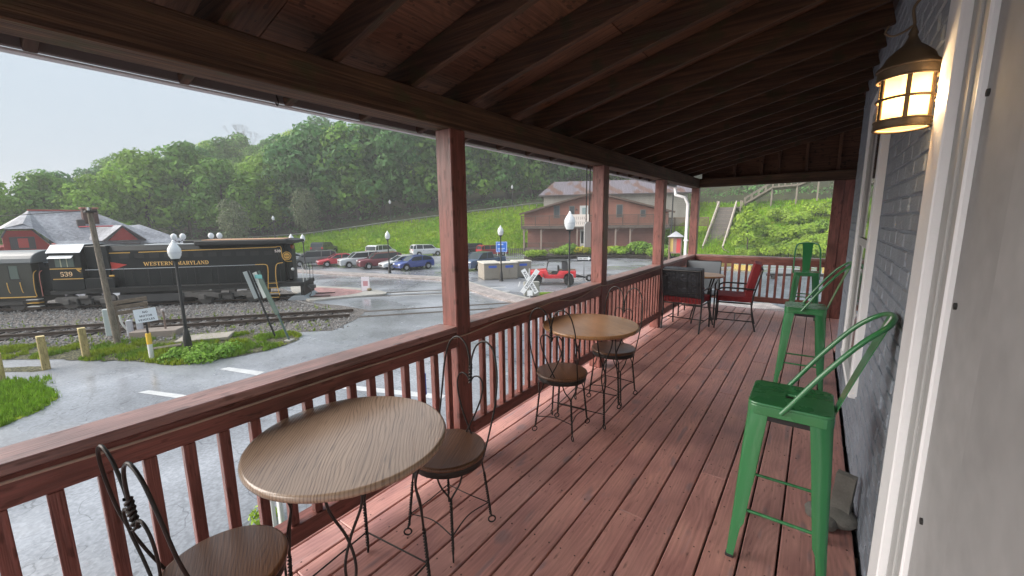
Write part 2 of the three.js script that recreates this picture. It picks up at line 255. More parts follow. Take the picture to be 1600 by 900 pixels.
// roof
{
  const rf = sgroup('porch_roof'), L = Math.hypot(1, 0.24), slope = Math.atan(0.24);
  obj('eave_beam', uvm(bx(-0.145, 0.0, 2.2075, 2.375, -8.53, 1.4, 0.006), 'z', 0.3), M.beam, rf);
  obj('end_beam', uvm(bx(0.002, 2.5, 2.218, 2.372, -8.52, -8.39, 0.006), 'x', 0.9), M.beam, rf);
  const raf = (x0, x1) => { const g = bx(x0 * L, x1 * L, 0, 0.14, -0.019, 0.019, 0.003); return g.rotateZ(slope); };
  const R0 = raf(-0.49, 2.135), R1 = raf(-0.49, 3.9);
  for (let k = -5; k < 17; k++) { const z = -1.16 - 0.45 * k; if (z < -8.3 || z > 1.35) continue; const far = z < -6.35; const g = (far ? R1 : R0).clone().translate(0, 2.38, z); obj('rafter', uvm(g, 'x', rr(0, 3), rr(0, 3)), M.rafter, rf); }
  for (let z = 1.5, k = 0; z > -8.6; z -= 1.22, k++) for (const [a, b] of [[-0.51, 0.85], [0.855, 2.14]]) { const g = bx(a * L, b * L, 0.1415, 0.155, Math.max(z - 1.215, -8.7), z, 0.001).rotateZ(slope).translate(0, 2.38, 0); obj('sheathing_panel', uvm(g, k % 2 ? 'x' : 'z', rr(0, 3), rr(0, 3)), M.ply, rf); }
  obj('sheathing_panel', uvm(bx(2.145 * L, 3.9 * L, 0.1415, 0.155, -8.7, -6.2, 0.001).rotateZ(slope).translate(0, 2.38, 0), 'x'), M.ply, rf);
  obj('shingle_cover', uvm(bx(-0.54 * L, 3.95 * L, 0.157, 0.175, -8.75, 1.55, 0.001).rotateZ(slope).translate(0, 2.38, 0), 'x'), mat([0.09, 0.09, 0.095], 0.9), rf);
  obj('fascia_board', uvm(bx(-0.516, -0.494, 2.272, 2.40, -8.72, 1.5, 0.003), 'z'), mat([0.16, 0.15, 0.15], 0.7), rf);
  obj('drip_edge', bx(-0.56, -0.517, 2.262, 2.272, -8.74, 1.52, 0.002), mat([0.55, 0.56, 0.58], 0.4), rf);
  // boarded gable end with studs
  const ge = [[0.0, 2.374], [3.6, 2.374], [3.6, roofY(3.6) + 0.14], [0.0, roofY(0) + 0.14]];
  obj('gable_panel', uvm(extr(ge, 0.015).translate(0, 0, -8.56), 'x', 0.2, 0.3), M.ply, rf);
  for (const x of [0.55, 0.97, 1.22, 1.6, 2.02, 2.4]) obj('gable_stud', uvm(bx(x - 0.02, x + 0.02, 2.374, roofY(x) + 0.135, -8.55, -8.46, 0.003), 'y'), M.ply, rf);
}
{ const o = tag(obj('hook', [tube([[0, 0.03, 0], [0, 0, 0], [0.012, -0.028, 0.0], [0, -0.045, 0], [-0.014, -0.03, 0]], 0.0035, 20, 5)], M.iron), 'small black iron hook hanging under the eave', 'hook'); o.position.set(-0.3, 2.25, -1.015); obj('hook_plate', box(0.02, 0.06, 0.012, 0, 0.05, 0), M.iron, o); }

// ---------------------------------------------------------------- the painted brick wall and what is fixed to it
{
  const wl = sgroup('brick_wall');
  obj('wall_core', uvm(box(5, 7.6, 9.2, W + 2.5055, -3.25 + 3.8 - 0.6, -1.7), 'z'), M.mortar, wl);
  const ch = 0.0752, core = 0.0, bl = 0.2155; const near = [], rest = []; const variants = [0, 1, 2, 3, 4].map((i) => { const g = cbox(0.016, 0.066, 0.2045, 0.005), p = g.attributes.position, r = mulberry(50 + i); const m = new Map(); for (let k = 0; k < p.count; k++) { const key = [p.getX(k), p.getY(k), p.getZ(k)].map((q) => q.toFixed(4)).join(); if (!m.has(key)) m.set(key, [(r() - 0.5) * 0.003, (r() - 0.5) * 0.004, (r() - 0.5) * 0.006]); const d = m.get(key); p.setXYZ(k, p.getX(k) + d[0], p.getY(k) + d[1], p.getZ(k) + d[2]); } g.computeVertexNormals(); return g; });
  for (let j = 0; j < 41; j++) for (let i = 0; i < 22; i++) {
    const z = -1.84 - (i + 0.5 + (j % 2) * 0.5) * bl + 0.05, y = 0.04 + j * ch; if (z > -1.93 || z < -6.2) continue;
    if (z < -3.36 && z > -4.78 && y > 0.42 && y < 2.58) continue;
    (z > -3.36 && y < 2.95 ? near : rest).push([y, z]);
  }
  near.sort((a, b) => b[1] - a[1]); const uvd = variants.map((g, i) => [0, 1, 2].map((k) => uvm(g.clone(), 'z', i * 0.31 + k * 0.17, i * 0.23 + k * 0.11)));
  near.slice(0, 300).forEach(([y, z]) => { const o = obj('brick', uvd[(rnd() * 5) | 0][(rnd() * 3) | 0], M.brickPaint, wl); o.position.set(W + 0.008 + rr(-0.0025, 0.0025), y + rr(-0.0015, 0.0015), z); o.rotation.set(rr(-0.006, 0.006), rr(-0.005, 0.005), 0); });
  const g = [...near.slice(300), ...rest].map(([y, z]) => uvm(variants[(rnd() * 5) | 0].clone(), 'z').translate(W + 0.008 + rr(-0.0025, 0.0025), y, z));
  const s = obj('brickwork', g, M.brickPaint, wl); s.userData.kind = 'stuff';
}
{ // tall doorway closed by a screwed-on panel, white casing
  const d = thing('boarded_door', 'white-cased doorway closed with pale screwed panel at right edge', 'door', [W, 0, -0.6]);
  obj('casing', uvm(bx(-0.048, 0.02, 0.002, 2.95, -1.23, -1.07, 0.004), 'y'), M.white, d);
  obj('jamb', uvm(bx(-0.026, 0.02, 0.002, 2.95, -1.066, -0.985, 0.003), 'y', 0.3), M.jamb, d);
  obj('jamb', uvm(bx(-0.020, 0.02, 0.002, 2.95, -0.982, -0.88, 0.003), 'y', 0.7), M.jamb, d);
  obj('bead', bx(-0.032, 0.02, 0.002, 2.95, -0.878, -0.862, 0.005), M.white, d);
  const p = obj('panel', uvm(bx(-0.018, 0.02, 0.002, 2.95, -0.860, -0.575, 0.003), 'y', 0.2), M.panel, d); obj('panel', uvm(bx(-0.024, 0.02, 0.002, 2.95, -0.572, 1.6, 0.004), 'y', 0.9), M.panel, d);
  for (const [y, z] of [[1.92, -0.835], [1.43, -0.815], [0.86, -0.80]]) obj('screw', at(clean(new THREE.CylinderGeometry(0.0085, 0.0085, 0.008, 12)).rotateZ(Math.PI / 2), -0.019, y, z), M.blackMatte, p);
}
{ // window
  const w = thing('wall_window', 'white-trimmed window in the grey brick wall beyond the lantern', 'window', [W, 0, -4.07]);
  obj('casing', uvm(bx(-0.035, 0.02, 0.47, 2.56, 0.49, 0.60, 0.005), 'y'), M.white, w); obj('casing', uvm(bx(-0.035, 0.02, 0.47, 2.56, -0.60, -0.49, 0.005), 'y', 0.5), M.white, w);
  obj('head', uvm(bx(-0.035, 0.02, 2.45, 2.56, -0.489, 0.489, 0.005), 'z'), M.white, w); obj('sill', uvm(bx(-0.04, 0.02, 0.43, 0.469, -0.60, 0.60, 0.005), 'z'), M.white, w);
  const sa = obj('sash', uvm(bx(-0.02, 0.015, 0.47, 2.449, 0.40, 0.488, 0.003), 'y'), M.jamb, w); obj('sash', uvm(bx(-0.02, 0.015, 0.47, 2.449, -0.488, -0.40, 0.003), 'y'), M.jamb, w); obj('sash', uvm(bx(-0.018, 0.015, 1.42, 1.48, -0.399, 0.399, 0.003), 'z'), M.jamb, w);
  obj('pane', box(0.004, 0.94, 0.79, -0.004, 0.945, 0), M.glassDark, sa); obj('pane', box(0.004, 0.96, 0.79, -0.004, 1.965, 0), M.glassDark, sa);
}
// lantern
{
  const L = thing('wall_lantern', 'lit round wall lantern with pointed dark bronze roof', 'lantern', [2.028, 1.93, -1.9]);
  const bz = mat([0.13, 0.09, 0.055], 0.5, { metalness: 0.4 }); const r = 0.068;
  const gl = mat([0.80, 0.66, 0.40], 0.5); gl.emissive = new THREE.Color(1, 0.68, 0.30); gl.emissiveIntensity = 0.11; gl.transmission = 0.4; gl.thickness = 0;
  obj('glass_shade', clean(new THREE.CylinderGeometry(r - 0.004, r - 0.004, 0.165, 28, 1, true)).translate(0, 0.085, 0), gl, L);
  obj('diffuser', clean(new THREE.CircleGeometry(r - 0.006, 24)).rotateX(-Math.PI / 2).translate(0, 0.004, 0), gl, L);
  const ring = (y, h, R = r + 0.003) => clean(new THREE.CylinderGeometry(R, R, h, 32, 1, true)).translate(0, y, 0), tor = (y, R, q) => clean(new THREE.TorusGeometry(R, q, 6, 36)).rotateX(Math.PI / 2).translate(0, y, 0);
  obj('bottom_ring', [ring(0.012, 0.024), tor(0.0, r + 0.002, 0.004), tor(0.024, r + 0.002, 0.004)], bz, L); obj('middle_ring', [tor(0.09, r + 0.002, 0.0045)], bz, L); obj('top_ring', [ring(0.168, 0.03, r + 0.008), tor(0.153, r + 0.007, 0.004), tor(0.184, r + 0.008, 0.005)], bz, L);
  for (let k = 0; k < 6; k++) { const a = 0.55 + k * Math.PI / 3; obj('cage_bar', box(0.012, 0.15, 0.005).rotateY(-a + Math.PI / 2).translate(Math.cos(a) * (r + 0.001), 0.09, Math.sin(a) * (r + 0.001)), bz, L); }
  obj('roof', lathe([[0.082, 0.183], [0.080, 0.190], [0.066, 0.203], [0.058, 0.222], [0.040, 0.240], [0.022, 0.255], [0.014, 0.272], [0.010, 0.282], [0.013, 0.288], [0.009, 0.298], [0.003, 0.315], [0, 0.316]], 24), bz, L);
  obj('back_plate', [bx(0.095, 0.111, 0.01, 0.235, -0.03, 0.03, 0.005), bx(0.088, 0.096, 0.03, 0.215, -0.018, 0.018, 0.004)], bz, L);
  for (const y of [0.075, 0.125]) obj('finial_knob', clean(new THREE.SphereGeometry(0.009, 12, 8)).translate(0.08, y, 0), mat([0.45, 0.3, 0.12], 0.35, { metalness: 0.8 }), L);
  obj('arm', [tube([[0.105, 0.20, 0], [0.1, 0.30, 0.0], [0.07, 0.375, 0], [0.025, 0.395, 0], [-0.005, 0.37, 0], [0, 0.315, 0]], 0.0045, 30, 6)], bz, L); obj('brace', [tube([[0.1, 0.165, 0], [0.085, 0.18, 0], [0.07, 0.178, 0]], 0.004, 10, 6)], bz, L); obj('brace', [tube([[0.1, 0.03, 0], [0.085, 0.016, 0], [0.066, 0.012, 0]], 0.003, 10, 6)], bz, L);
  obj('scroll', [tube([[0, 0.315, 0], [-0.02, 0.30, 0], [-0.05, 0.292, 0], [-0.068, 0.305, 0], [-0.062, 0.325, 0]], 0.0035, 20, 6)], bz, L);
  obj('bulb', [clean(new THREE.SphereGeometry(0.024, 16, 12)).translate(0, 0.09, 0), cyl(0.013, 0.013, 0.05, 10, 0, 0.11, 0)], (() => { const m = mat([1, 0.9, 0.7], 0.4); m.emissive = new THREE.Color(1, 0.72, 0.38); m.emissiveIntensity = 0.5; return m; })(), L);
  const pl = new THREE.PointLight(new THREE.Color(1, 0.70, 0.38), 0.085); pl.position.set(0, 0.09, 0); pl.castShadow = true; pl.shadow.radius = 1.2; L.add(pl);
}
// cord strung along the railing
tag(obj('cord', [tube([[0.006, 0.917, 1.28], [0.011, 0.919, 0.013], [0.011, 0.911, -0.285], [0.011, 0.909, -0.589], [0.011, 0.910, -1.0], [0.011, 0.903, -1.47], [0.012, 0.905, -1.723], [0.014, 0.906, -1.99], [0.011, 0.924, -2.304], [0.011, 0.920, -2.69], [0.011, 0.936, -3.13], [0.011, 0.892, -3.47], [0.013, 0.945, -4.03], [0.013, 0.93, -4.3], [0.011, 0.92, -5.2], [0.011, 0.93, -6.2]], 0.0055, 160, 6)], mat([0.46, 0.34, 0.27], 0.6)), 'thin tan cord strung along the inner face of the railing', 'cord');
// box with conduits on the outer side of the second post
{ const b = thing('meter_box', 'grey round-topped electrical box on outer side of porch post', 'electrical box', [-0.205, 1.35, -4.19]);
  const pr = [[-0.045, 0]]; for (let k = 0; k <= 8; k++) { const a = Math.PI - k * Math.PI / 8; pr.push([0.045 * Math.cos(a), 0.235 + 0.045 * Math.sin(a)]); } pr.push([0.045, 0]);
  obj('body', extr(pr, 0.1, 0.006).rotateY(0.5), M.galv, b); obj('lid', bx(0.02, 0.07, -0.02, 0.26, -0.06, 0.05).rotateY(0.3).translate(0.02, 0, 0), mat([0.10, 0.05, 0.04], 0.7), b);
  for (const x of [-0.022, 0.018]) obj('conduit', cyl(0.006, 0.006, 0.62, 8, x, 0.27, 0.01), M.black, b);
}
{ const d = thing('downspout', 'white gutter downspout bending beside the corner post', 'downspout', [-0.27, 0, -8.75]); const wp = mat([0.78, 0.79, 0.80], 0.4);
  obj('pipe', [bx(-0.027, 0.027, -3.2, 1.95, -0.025, 0.025, 0.01)], wp, d); obj('elbow', [beam(V(0, 1.93, 0), V(-0.06, 2.06, 0), 0.052, 0.05, 0.01), beam(V(-0.05, 2.06, 0), V(-0.25, 2.12, 0), 0.05, 0.05, 0.01), beam(V(-0.24, 2.1, 0), V(-0.26, 2.26, 0), 0.052, 0.05, 0.01)], wp, d);
  for (const y of [-2, -0.3, 1.2]) obj('strap', bx(-0.04, 0.04, y, y + 0.03, -0.035, 0.035, 0.003), wp, d);
}
// ================================================================ PORCH FURNITURE
function twist(a, b, r = 0.0042, R = 0.0045, turns = 6) {              // two wires wound round each other from a to b
  const d = b.clone().sub(a), n = d.clone().normalize(), s = V(1, 0, 0.3).cross(n).normalize(), t = n.clone().cross(s), out = [];
  for (const ph of [0, Math.PI]) { const p = []; const N = turns * 6; for (let i = 0; i <= N; i++) { const q = i / N, an = ph + q * turns * 2 * Math.PI; p.push(a.clone().addScaledVector(d, q).addScaledVector(s, R * Math.cos(an)).addScaledVector(t, R * Math.sin(an))); } out.push(tube(p, r, N, 4)); }
  return out;
}
function discTop(R, y, th) { return lathe([[0, y - th], [R - 0.012, y - th], [R - 0.003, y - th + 0.005], [R, y - th * 0.5], [R - 0.004, y - 0.004], [R - 0.014, y], [0, y]], 56); }
function planarUV(g, turn, ou = 0, ov = 0, s = 1) { g = clean(g); const p = g.attributes.position, u = g.attributes.uv, c = Math.cos(turn), k = Math.sin(turn); for (let i = 0; i < p.count; i++) u.setXY(i, (p.getX(i) * c + p.getZ(i) * k) * s + ou, (-p.getX(i) * k + p.getZ(i) * c) * s + ov); return g; }
const wood = { grey: mat([0.98, 0.98, 0.98], 0.30, { map: T.oakGrey, bumpMap: mm(T.grainB, 1, 0.5), bumpScale: 0.0012, clearcoat: 0.8, clearcoatRoughness: 0.22 }), tan: mat([0.9, 0.9, 0.9], 0.34, { map: T.oakTan, bumpMap: mm(T.grainB, 1, 0.5), bumpScale: 0.001, clearcoat: 0.3, clearcoatRoughness: 0.22 }), dark: mat([0.85, 0.85, 0.85], 0.38, { map: T.oakDark, bumpMap: mm(T.grainB, 1, 0.5), bumpScale: 0.001, clearcoat: 0.3, clearcoatRoughness: 0.25 }) };
function parlorChair(label, pos, turn, m, seatTurn) {                   // sits on the origin, faces local +z
  const t = thing('parlor_chair', label, 'chair', pos, turn, 'wire-backed cafe chairs'), S = 0.485;
  obj('seat', planarUV(discTop(0.2, S, 0.026), seatTurn, pos[0] * 3, pos[2]), m, t);
  obj('seat_rim', lathe([[0.183, S - 0.026], [0.190, S - 0.027], [0.190, S - 0.058], [0.183, S - 0.058], [0.183, S - 0.026]], 40), M.iron, t);
  for (let k = 0; k < 4; k++) {
    const a = Math.PI / 4 + k * Math.PI / 2, e = 0.36, f = V(Math.cos(a) * 0.225, 0.024, Math.sin(a) * 0.225), j = V(Math.cos(a) * 0.188, 0.31, Math.sin(a) * 0.188), l = [];
    for (const s of [-1, 1]) { const q = V(Math.cos(a + s * e) * 0.182, S - 0.045, Math.sin(a + s * e) * 0.182); l.push(tube([q, q.clone().lerp(j, 0.3).add(V(0, -0.02, 0)), j.clone().lerp(q, 0.12), j], 0.0048, 12, 5)); }
    l.push(...twist(j, V(Math.cos(a) * 0.218, 0.06, Math.sin(a) * 0.218), 0.0044, 0.0048, 9));
    l.push(clean(new THREE.TorusGeometry(0.019, 0.0045, 5, 18)).rotateY(-a).translate(f.x, f.y + 0.004, f.z), bar(V(Math.cos(a) * 0.218, 0.065, Math.sin(a) * 0.218), V(f.x, 0.045, f.z), 0.006, 5));
    obj('leg', l, M.iron, t);
  }
  for (let k = 0; k < 4; k++) { const a = Math.PI / 4 + k * Math.PI / 2, b = a + Math.PI / 2, y = 0.13, R = 0.206; obj('stretcher', [tube([[Math.cos(a) * R, y, Math.sin(a) * R], [Math.cos((a + b) / 2) * R * 0.62, y + 0.012, Math.sin((a + b) / 2) * R * 0.62], [Math.cos(b) * R, y, Math.sin(b) * R]], 0.0038, 14, 4)], M.iron, t); }
  const out = [], inn = [];
  for (const s of [-1, 1]) {
    out.push(tube([[s * 0.168, S - 0.045, -0.085], [s * 0.178, 0.56, -0.13], [s * 0.188, 0.72, -0.175], [s * 0.180, 0.88, -0.20], [s * 0.145, 0.985, -0.212], [s * 0.092, 1.015, -0.215], [s * 0.040, 0.985, -0.213], [s * 0.010, 0.915, -0.208], [s * 0.004, 0.87, -0.205]], 0.0054, 48, 6));
    inn.push(tube([[s * 0.004, 0.775, -0.198], [s * 0.022, 0.806, -0.20], [s * 0.060, 0.815, -0.20], [s * 0.086, 0.785, -0.197], [s * 0.085, 0.72, -0.19], [s * 0.055, 0.63, -0.18], [s * 0.012, 0.54, -0.175], [-s * 0.04, S - 0.04, -0.172]], 0.0046, 40, 6));
  }
  out.push(...twist(V(0, 0.875, -0.205), V(0, 0.77, -0.198), 0.006, 0.0075, 3));
  obj('back_hoop', out, M.iron, t); obj('back_heart', inn, M.iron, t);
  return t;
}
parlorChair('heart-backed wire chair at bottom left corner beside near table', [0.281, 0, -0.402], Math.PI + 0.13, wood.dark, 0.5);
parlorChair('heart-backed wire chair between near table and thick post', [0.377, 0, -1.39], 0.05, wood.dark, 1.2);
parlorChair('heart-backed wire chair on near side of tan table', [0.317, 0, -2.70], Math.PI + 0.1, wood.dark, 0.9);
parlorChair('heart-backed wire chair on far side of tan table', [0.413, 0, -3.49], -0.05, wood.dark, 0.2);
function cafeTable(label, pos, turn, m, R, gt, go) {
  const t = thing('cafe_table', label, 'table', pos, turn, 'round wire-legged cafe tables'), S = 0.795;
  obj('table_top', planarUV(discTop(R, S, 0.030), gt, go, go * 0.7), m, t);
  obj('under_ring', lathe([[0.27, S - 0.03], [0.285, S - 0.031], [0.285, S - 0.05], [0.27, S - 0.05], [0.27, S - 0.03]], 40), M.iron, t);
  for (let k = 0; k < 4; k++) {
    const a = Math.PI / 4 + k * Math.PI / 2, l = [], P = (r, y, da) => V(Math.cos(a + da) * r, y, Math.sin(a + da) * r);
    for (const s of [-1, 1]) l.push(tube([P(0.278, S - 0.04, s * 0.24), P(0.272, 0.66, s * 0.2), P(0.245, 0.52, s * 0.02), P(0.262, 0.42, -s * 0.07), P(0.27, 0.30, -s * 0.01)], 0.0055, 26, 5));
    l.push(...twist(P(0.27, 0.30, 0), P(0.283, 0.05, 0), 0.005, 0.0055, 8), clean(new THREE.TorusGeometry(0.019, 0.005, 5, 18)).rotateY(-a).translate(P(0.29, 0, 0).x, 0.026, P(0.29, 0, 0).z));
    obj('leg', l, M.iron, t);
    const b = a + Math.PI / 2, y = 0.125; obj('stretcher', [bar(V(Math.cos(a) * 0.278, y, Math.sin(a) * 0.278), V(Math.cos(b) * 0.278, y, Math.sin(b) * 0.278), 0.0042, 5)], M.iron, t);
  }
  return t;
}
cafeTable('near round table with greyish open-grained oak top', [0.375, 0, -0.856], 0.12, wood.grey, 0.386, 0.9, 0.35);
cafeTable('second round table with glossy tan wooden top', [0.385, 0, -3.05], 0.1, wood.tan, 0.395, 0.6, 0.1);
// green metal bar stools
const green = mat([0.040, 0.205, 0.075], 0.5, { roughnessMap: mm(T.soft, 0.35, 0.35), clearcoat: 0.5, clearcoatRoughness: 0.15, bumpMap: mm(T.soft, 0.4, 0.4), bumpScale: 0.0012 }), greenBright = mat([0.040, 0.205, 0.073], 0.28, { clearcoat: 0.5, clearcoatRoughness: 0.15 });
function stool() {                                                        // back towards local +x
  const t = thing('bar_stool', '', 'stool', [0, 0, 0], 0, 'green metal bar stools'), S = 0.81, h = 0.163;
  const rs = (a, r) => { const p = []; for (const [sx, sy, s0] of [[1, 1, 0], [-1, 1, 1], [-1, -1, 2], [1, -1, 3]]) for (let i = 0; i <= 5; i++) { const q = s0 * Math.PI / 2 + i * Math.PI / 10; p.push([sx * (a - r) + r * Math.cos(q), sy * (a - r) + r * Math.sin(q)]); } return p; };
  const hole = rs(0.025, 0.009).map(([x, y]) => [x * 0.8, y]).reverse();
  obj('seat', [extr(rs(h, 0.04), 0.014, 0.005, [hole]).rotateX(Math.PI / 2).translate(0, S - 0.007, 0), extr(rs(h, 0.04), 0.045, 0.004, [rs(h - 0.008, 0.035).reverse()]).rotateX(Math.PI / 2).translate(0, S - 0.035, 0)], green, t);
  obj('seat_brace', [box(0.24, 0.02, 0.014, 0, S - 0.07, h - 0.012), box(0.24, 0.02, 0.014, 0, S - 0.07, -h + 0.012)], M.black, t);
  for (const [sx, sz] of [[-1, -1], [-1, 1], [1, -1], [1, 1]]) {
    const ring = (y, c, w, k) => { const p = []; const prof = [[-w, 0], [-w * 0.2, 0.0], [0, w * 0.2], [0, w], [-k, w], [-k, k + w * 0.15], [-w * 0.25 - k * 0.3, k], [-w, k]]; for (const [a, b] of prof) p.push([sx * (c + a), y, sz * (c - b)]); return p; };
    const rows = [[S - 0.05, 0.160, 0.082, 0.012], [0.58, 0.170, 0.073, 0.013], [0.36, 0.180, 0.063, 0.015], [0.20, 0.187, 0.054, 0.017], [0.17, 0.189, 0.043, 0.017], [0.04, 0.196, 0.034, 0.017], [0.015, 0.197, 0.032, 0.017]].map((a) => ring(...a));
    const q = []; for (let i = 0; i < rows.length - 1; i++) for (let j = 0; j < 8; j++) { const k = (j + 1) % 8; q.push([rows[i][j], rows[i][k], rows[i + 1][k], rows[i + 1][j]]); } q.push(rows[rows.length - 1]);
    const l = obj('leg', toCreasedNormals(polys(q), 0.9), green, t); obj('foot_cap', cbox(0.036, 0.016, 0.036, 0.004).translate(sx * 0.183, 0.008, sz * 0.183), M.blackMatte, l);
  }
  for (const s of [-1, 1]) { obj('foot_rest', [bar(V(-0.176, 0.265, s * 0.172), V(0.176, 0.265, s * 0.172), 0.008, 8)], green, t); obj('foot_rest', [bar(V(s * 0.168, 0.43, -0.165), V(s * 0.168, 0.43, 0.165), 0.008, 8)], green, t); }
  obj('back_hoop', [tube([[-0.03, S - 0.028, 0.172], [-0.005, S + 0.01, 0.171], [0.10, 0.99, 0.168], [0.22, 1.155, 0.158], [0.285, 1.215, 0.13], [0.31, 1.235, 0.07], [0.316, 1.24, 0], [0.31, 1.235, -0.07], [0.285, 1.215, -0.13], [0.22, 1.155, -0.158], [0.10, 0.99, -0.168], [-0.005, S + 0.01, -0.171], [-0.03, S - 0.028, -0.172]], 0.0105, 90, 8)], greenBright, t);
  { const q = [], w = (k) => lerp(0.045, 0.072, k); const P = (k, s, o) => { const x = lerp(0.16, 0.308, k), y = lerp(S - 0.045, 1.236, Math.pow(k, 0.92)); return [x + o, y + 0.002, s * w(k)]; };
    for (let i = 0; i < 10; i++) { const a = i / 10, b = (i + 1) / 10; q.push([P(a, -1, 0), P(a, 1, 0), P(b, 1, 0), P(b, -1, 0)], [P(a, -1, 0.004), P(b, -1, 0.004), P(b, 1, 0.004), P(a, 1, 0.004)], [P(a, 1, 0), P(a, 1, 0.004), P(b, 1, 0.004), P(b, 1, 0)], [P(a, -1, 0), P(b, -1, 0), P(b, -1, 0.004), P(a, -1, 0.004)]); }
    obj('back_slat', toCreasedNormals(polys(q), 0.5), greenBright, t); }
  return t;
}
const st0 = stool(); st0.position.set(1.805, 0, -2.255); st0.userData.label = 'nearest green metal bar stool leaning its back to the wall';
copy(st0, [1.805, 0, -4.78], 0.03, 'middle green metal bar stool beside the wall window');
copy(st0, [1.755, 0, -7.85], Math.PI / 2 + 0.06, 'farthest green metal bar stool in front of the end railing');
{ const s = obj('sticker', cbox(0.05, 0.0015, 0.026, 0.0005), M.whitePl, st0); s.position.set(0.2975, 1.2165, 0.012); s.rotation.z = 1.2; }
// patio set at the far end
const redC = mat([0.30, 0.022, 0.028], 0.75, { sheen: 0.4, map: mm(T.blot, 0.6, 0.6) }), sling = mat([0.24, 0.27, 0.30], 0.8, { map: mm(T.paint, 0.3, 0.1) }), quilt = mat([0.035, 0.040, 0.05], 0.45, { bumpMap: mm(T.soft, 0.3, 0.3), bumpScale: 0.01 });
function pillow(w, h, d, m = 0.25) { const g = clean(toCreasedNormals(new THREE.BoxGeometry(w, h, d, 8, 3, 8), 3)), p = g.attributes.position; for (let i = 0; i < p.count; i++) { const x = p.getX(i) / w * 2, z = p.getZ(i) / d * 2, k = 1 - m * Math.pow(Math.max(Math.abs(x), Math.abs(z)), 4) - 0.05 * Math.cos(x * 6) * Math.cos(z * 6); p.setY(i, p.getY(i) * k); } return clean(toCreasedNormals(g, 1.2)); }
function patioChair(label, pos, turn, kind) {                           // faces local +z
  const t = thing('patio_chair', label, 'chair', pos, turn, 'metal patio chairs at the far end'), w = 0.27;
  for (const s of [-1, 1]) {
    obj('leg', [tube([[s * w, 0.015, 0.26], [s * w, 0.3, 0.25], [s * w, 0.6, 0.245]], 0.012, 12, 6)], M.black, t);
    obj('leg', [tube([[s * w, 0.015, -0.27], [s * w, 0.25, -0.22], [s * w, 0.45, -0.21], [s * w * 0.98, 0.92, -0.31]], 0.012, 20, 6)], M.black, t);
    obj('arm_rest', [tube([[s * w, 0.6, 0.25], [s * (w + 0.01), 0.63, 0.2], [s * (w + 0.01), 0.64, 0], [s * w, 0.63, -0.24]], 0.013, 16, 6)], M.black, t);
    obj('side_rail', [bar(V(s * w, 0.42, 0.25), V(s * w, 0.42, -0.21), 0.011, 6), bar(V(s * w, 0.16, 0.255), V(s * w, 0.16, -0.235), 0.008, 6)], M.black, t);
  }
  obj('seat_frame', [bar(V(-w, 0.42, 0.25), V(w, 0.42, 0.25), 0.011, 6), bar(V(-w, 0.42, -0.21), V(w, 0.42, -0.21), 0.011, 6), bar(V(-w * 0.98, 0.915, -0.31), V(w * 0.98, 0.915, -0.31), 0.013, 6), bar(V(-w, 0.16, 0.0), V(w, 0.16, 0.0), 0.008, 6)], M.black, t);
  if (kind !== 'sling') obj('seat_cushion', pillow(0.52, 0.10, 0.48).translate(0, 0.475, 0.02), redC, t); else obj('seat_sling', bx(-w, w, 0.42, 0.428, -0.2, 0.24), sling, t);
  if (kind === 'red') obj('back_cushion', pillow(0.50, 0.11, 0.52).rotateX(-Math.PI / 2 - 0.2).translate(0, 0.74, -0.20), redC, t);
  if (kind === 'mesh') { const l = []; for (let k = -5; k <= 5; k++) l.push(tube([[k * 0.048, 0.45, -0.225], [k * 0.047 + 0.02 * Math.sin(k * 2), 0.68, -0.262], [k * 0.047, 0.91, -0.31]], 0.004, 8, 4)); for (let k = 1; k < 6; k++) l.push(tube([[-w, 0.45 + k * 0.08, -0.225 - k * 0.014], [0, 0.45 + k * 0.08 + (k % 2 ? 0.03 : -0.03), -0.222 - k * 0.014], [w, 0.45 + k * 0.08, -0.225 - k * 0.014]], 0.004, 10, 4)); obj('back_lattice', l, M.black, t); obj('back_cushion', pillow(0.54, 0.13, 0.50).rotateX(-Math.PI / 2 - 0.2).translate(0, 0.70, -0.175), quilt, t); }
  if (kind === 'sling') obj('back_sling', bx(-w, w, 0, 0.46, -0.004, 0.004).rotateX(-0.18).translate(0, 0.46, -0.215), sling, t);
  return t;
}
patioChair('patio chair with black quilted back turned to the camera', [0.345, 0, -6.42], Math.PI - 0.06, 'mesh');
patioChair('grey sling patio chair in the corner behind far table', [0.31, 0, -7.42], 0.05, 'sling');
patioChair('patio chair with red cushions facing the far table', [0.93, 0, -6.95], -Math.PI / 2 + 0.12, 'red');
{ const t = thing('patio_table', 'small round patio table with tan top between the patio chairs', 'table', [0.46, 0, -6.93]);
  obj('table_top', planarUV(discTop(0.3, 0.78, 0.028), 0.3, 0.2, 0.3), wood.tan, t); for (let k = 0; k < 4; k++) { const a = 0.5 + k * Math.PI / 2; obj('leg', [tube([[Math.cos(a) * 0.2, 0.752, Math.sin(a) * 0.2], [Math.cos(a) * 0.12, 0.45, Math.sin(a) * 0.12], [Math.cos(a) * 0.22, 0.012, Math.sin(a) * 0.22]], 0.011, 16, 6)], M.black, t); } obj('shelf_ring', clean(new THREE.TorusGeometry(0.13, 0.007, 5, 28)).rotateX(Math.PI / 2).translate(0, 0.45, 0), M.black, t); }
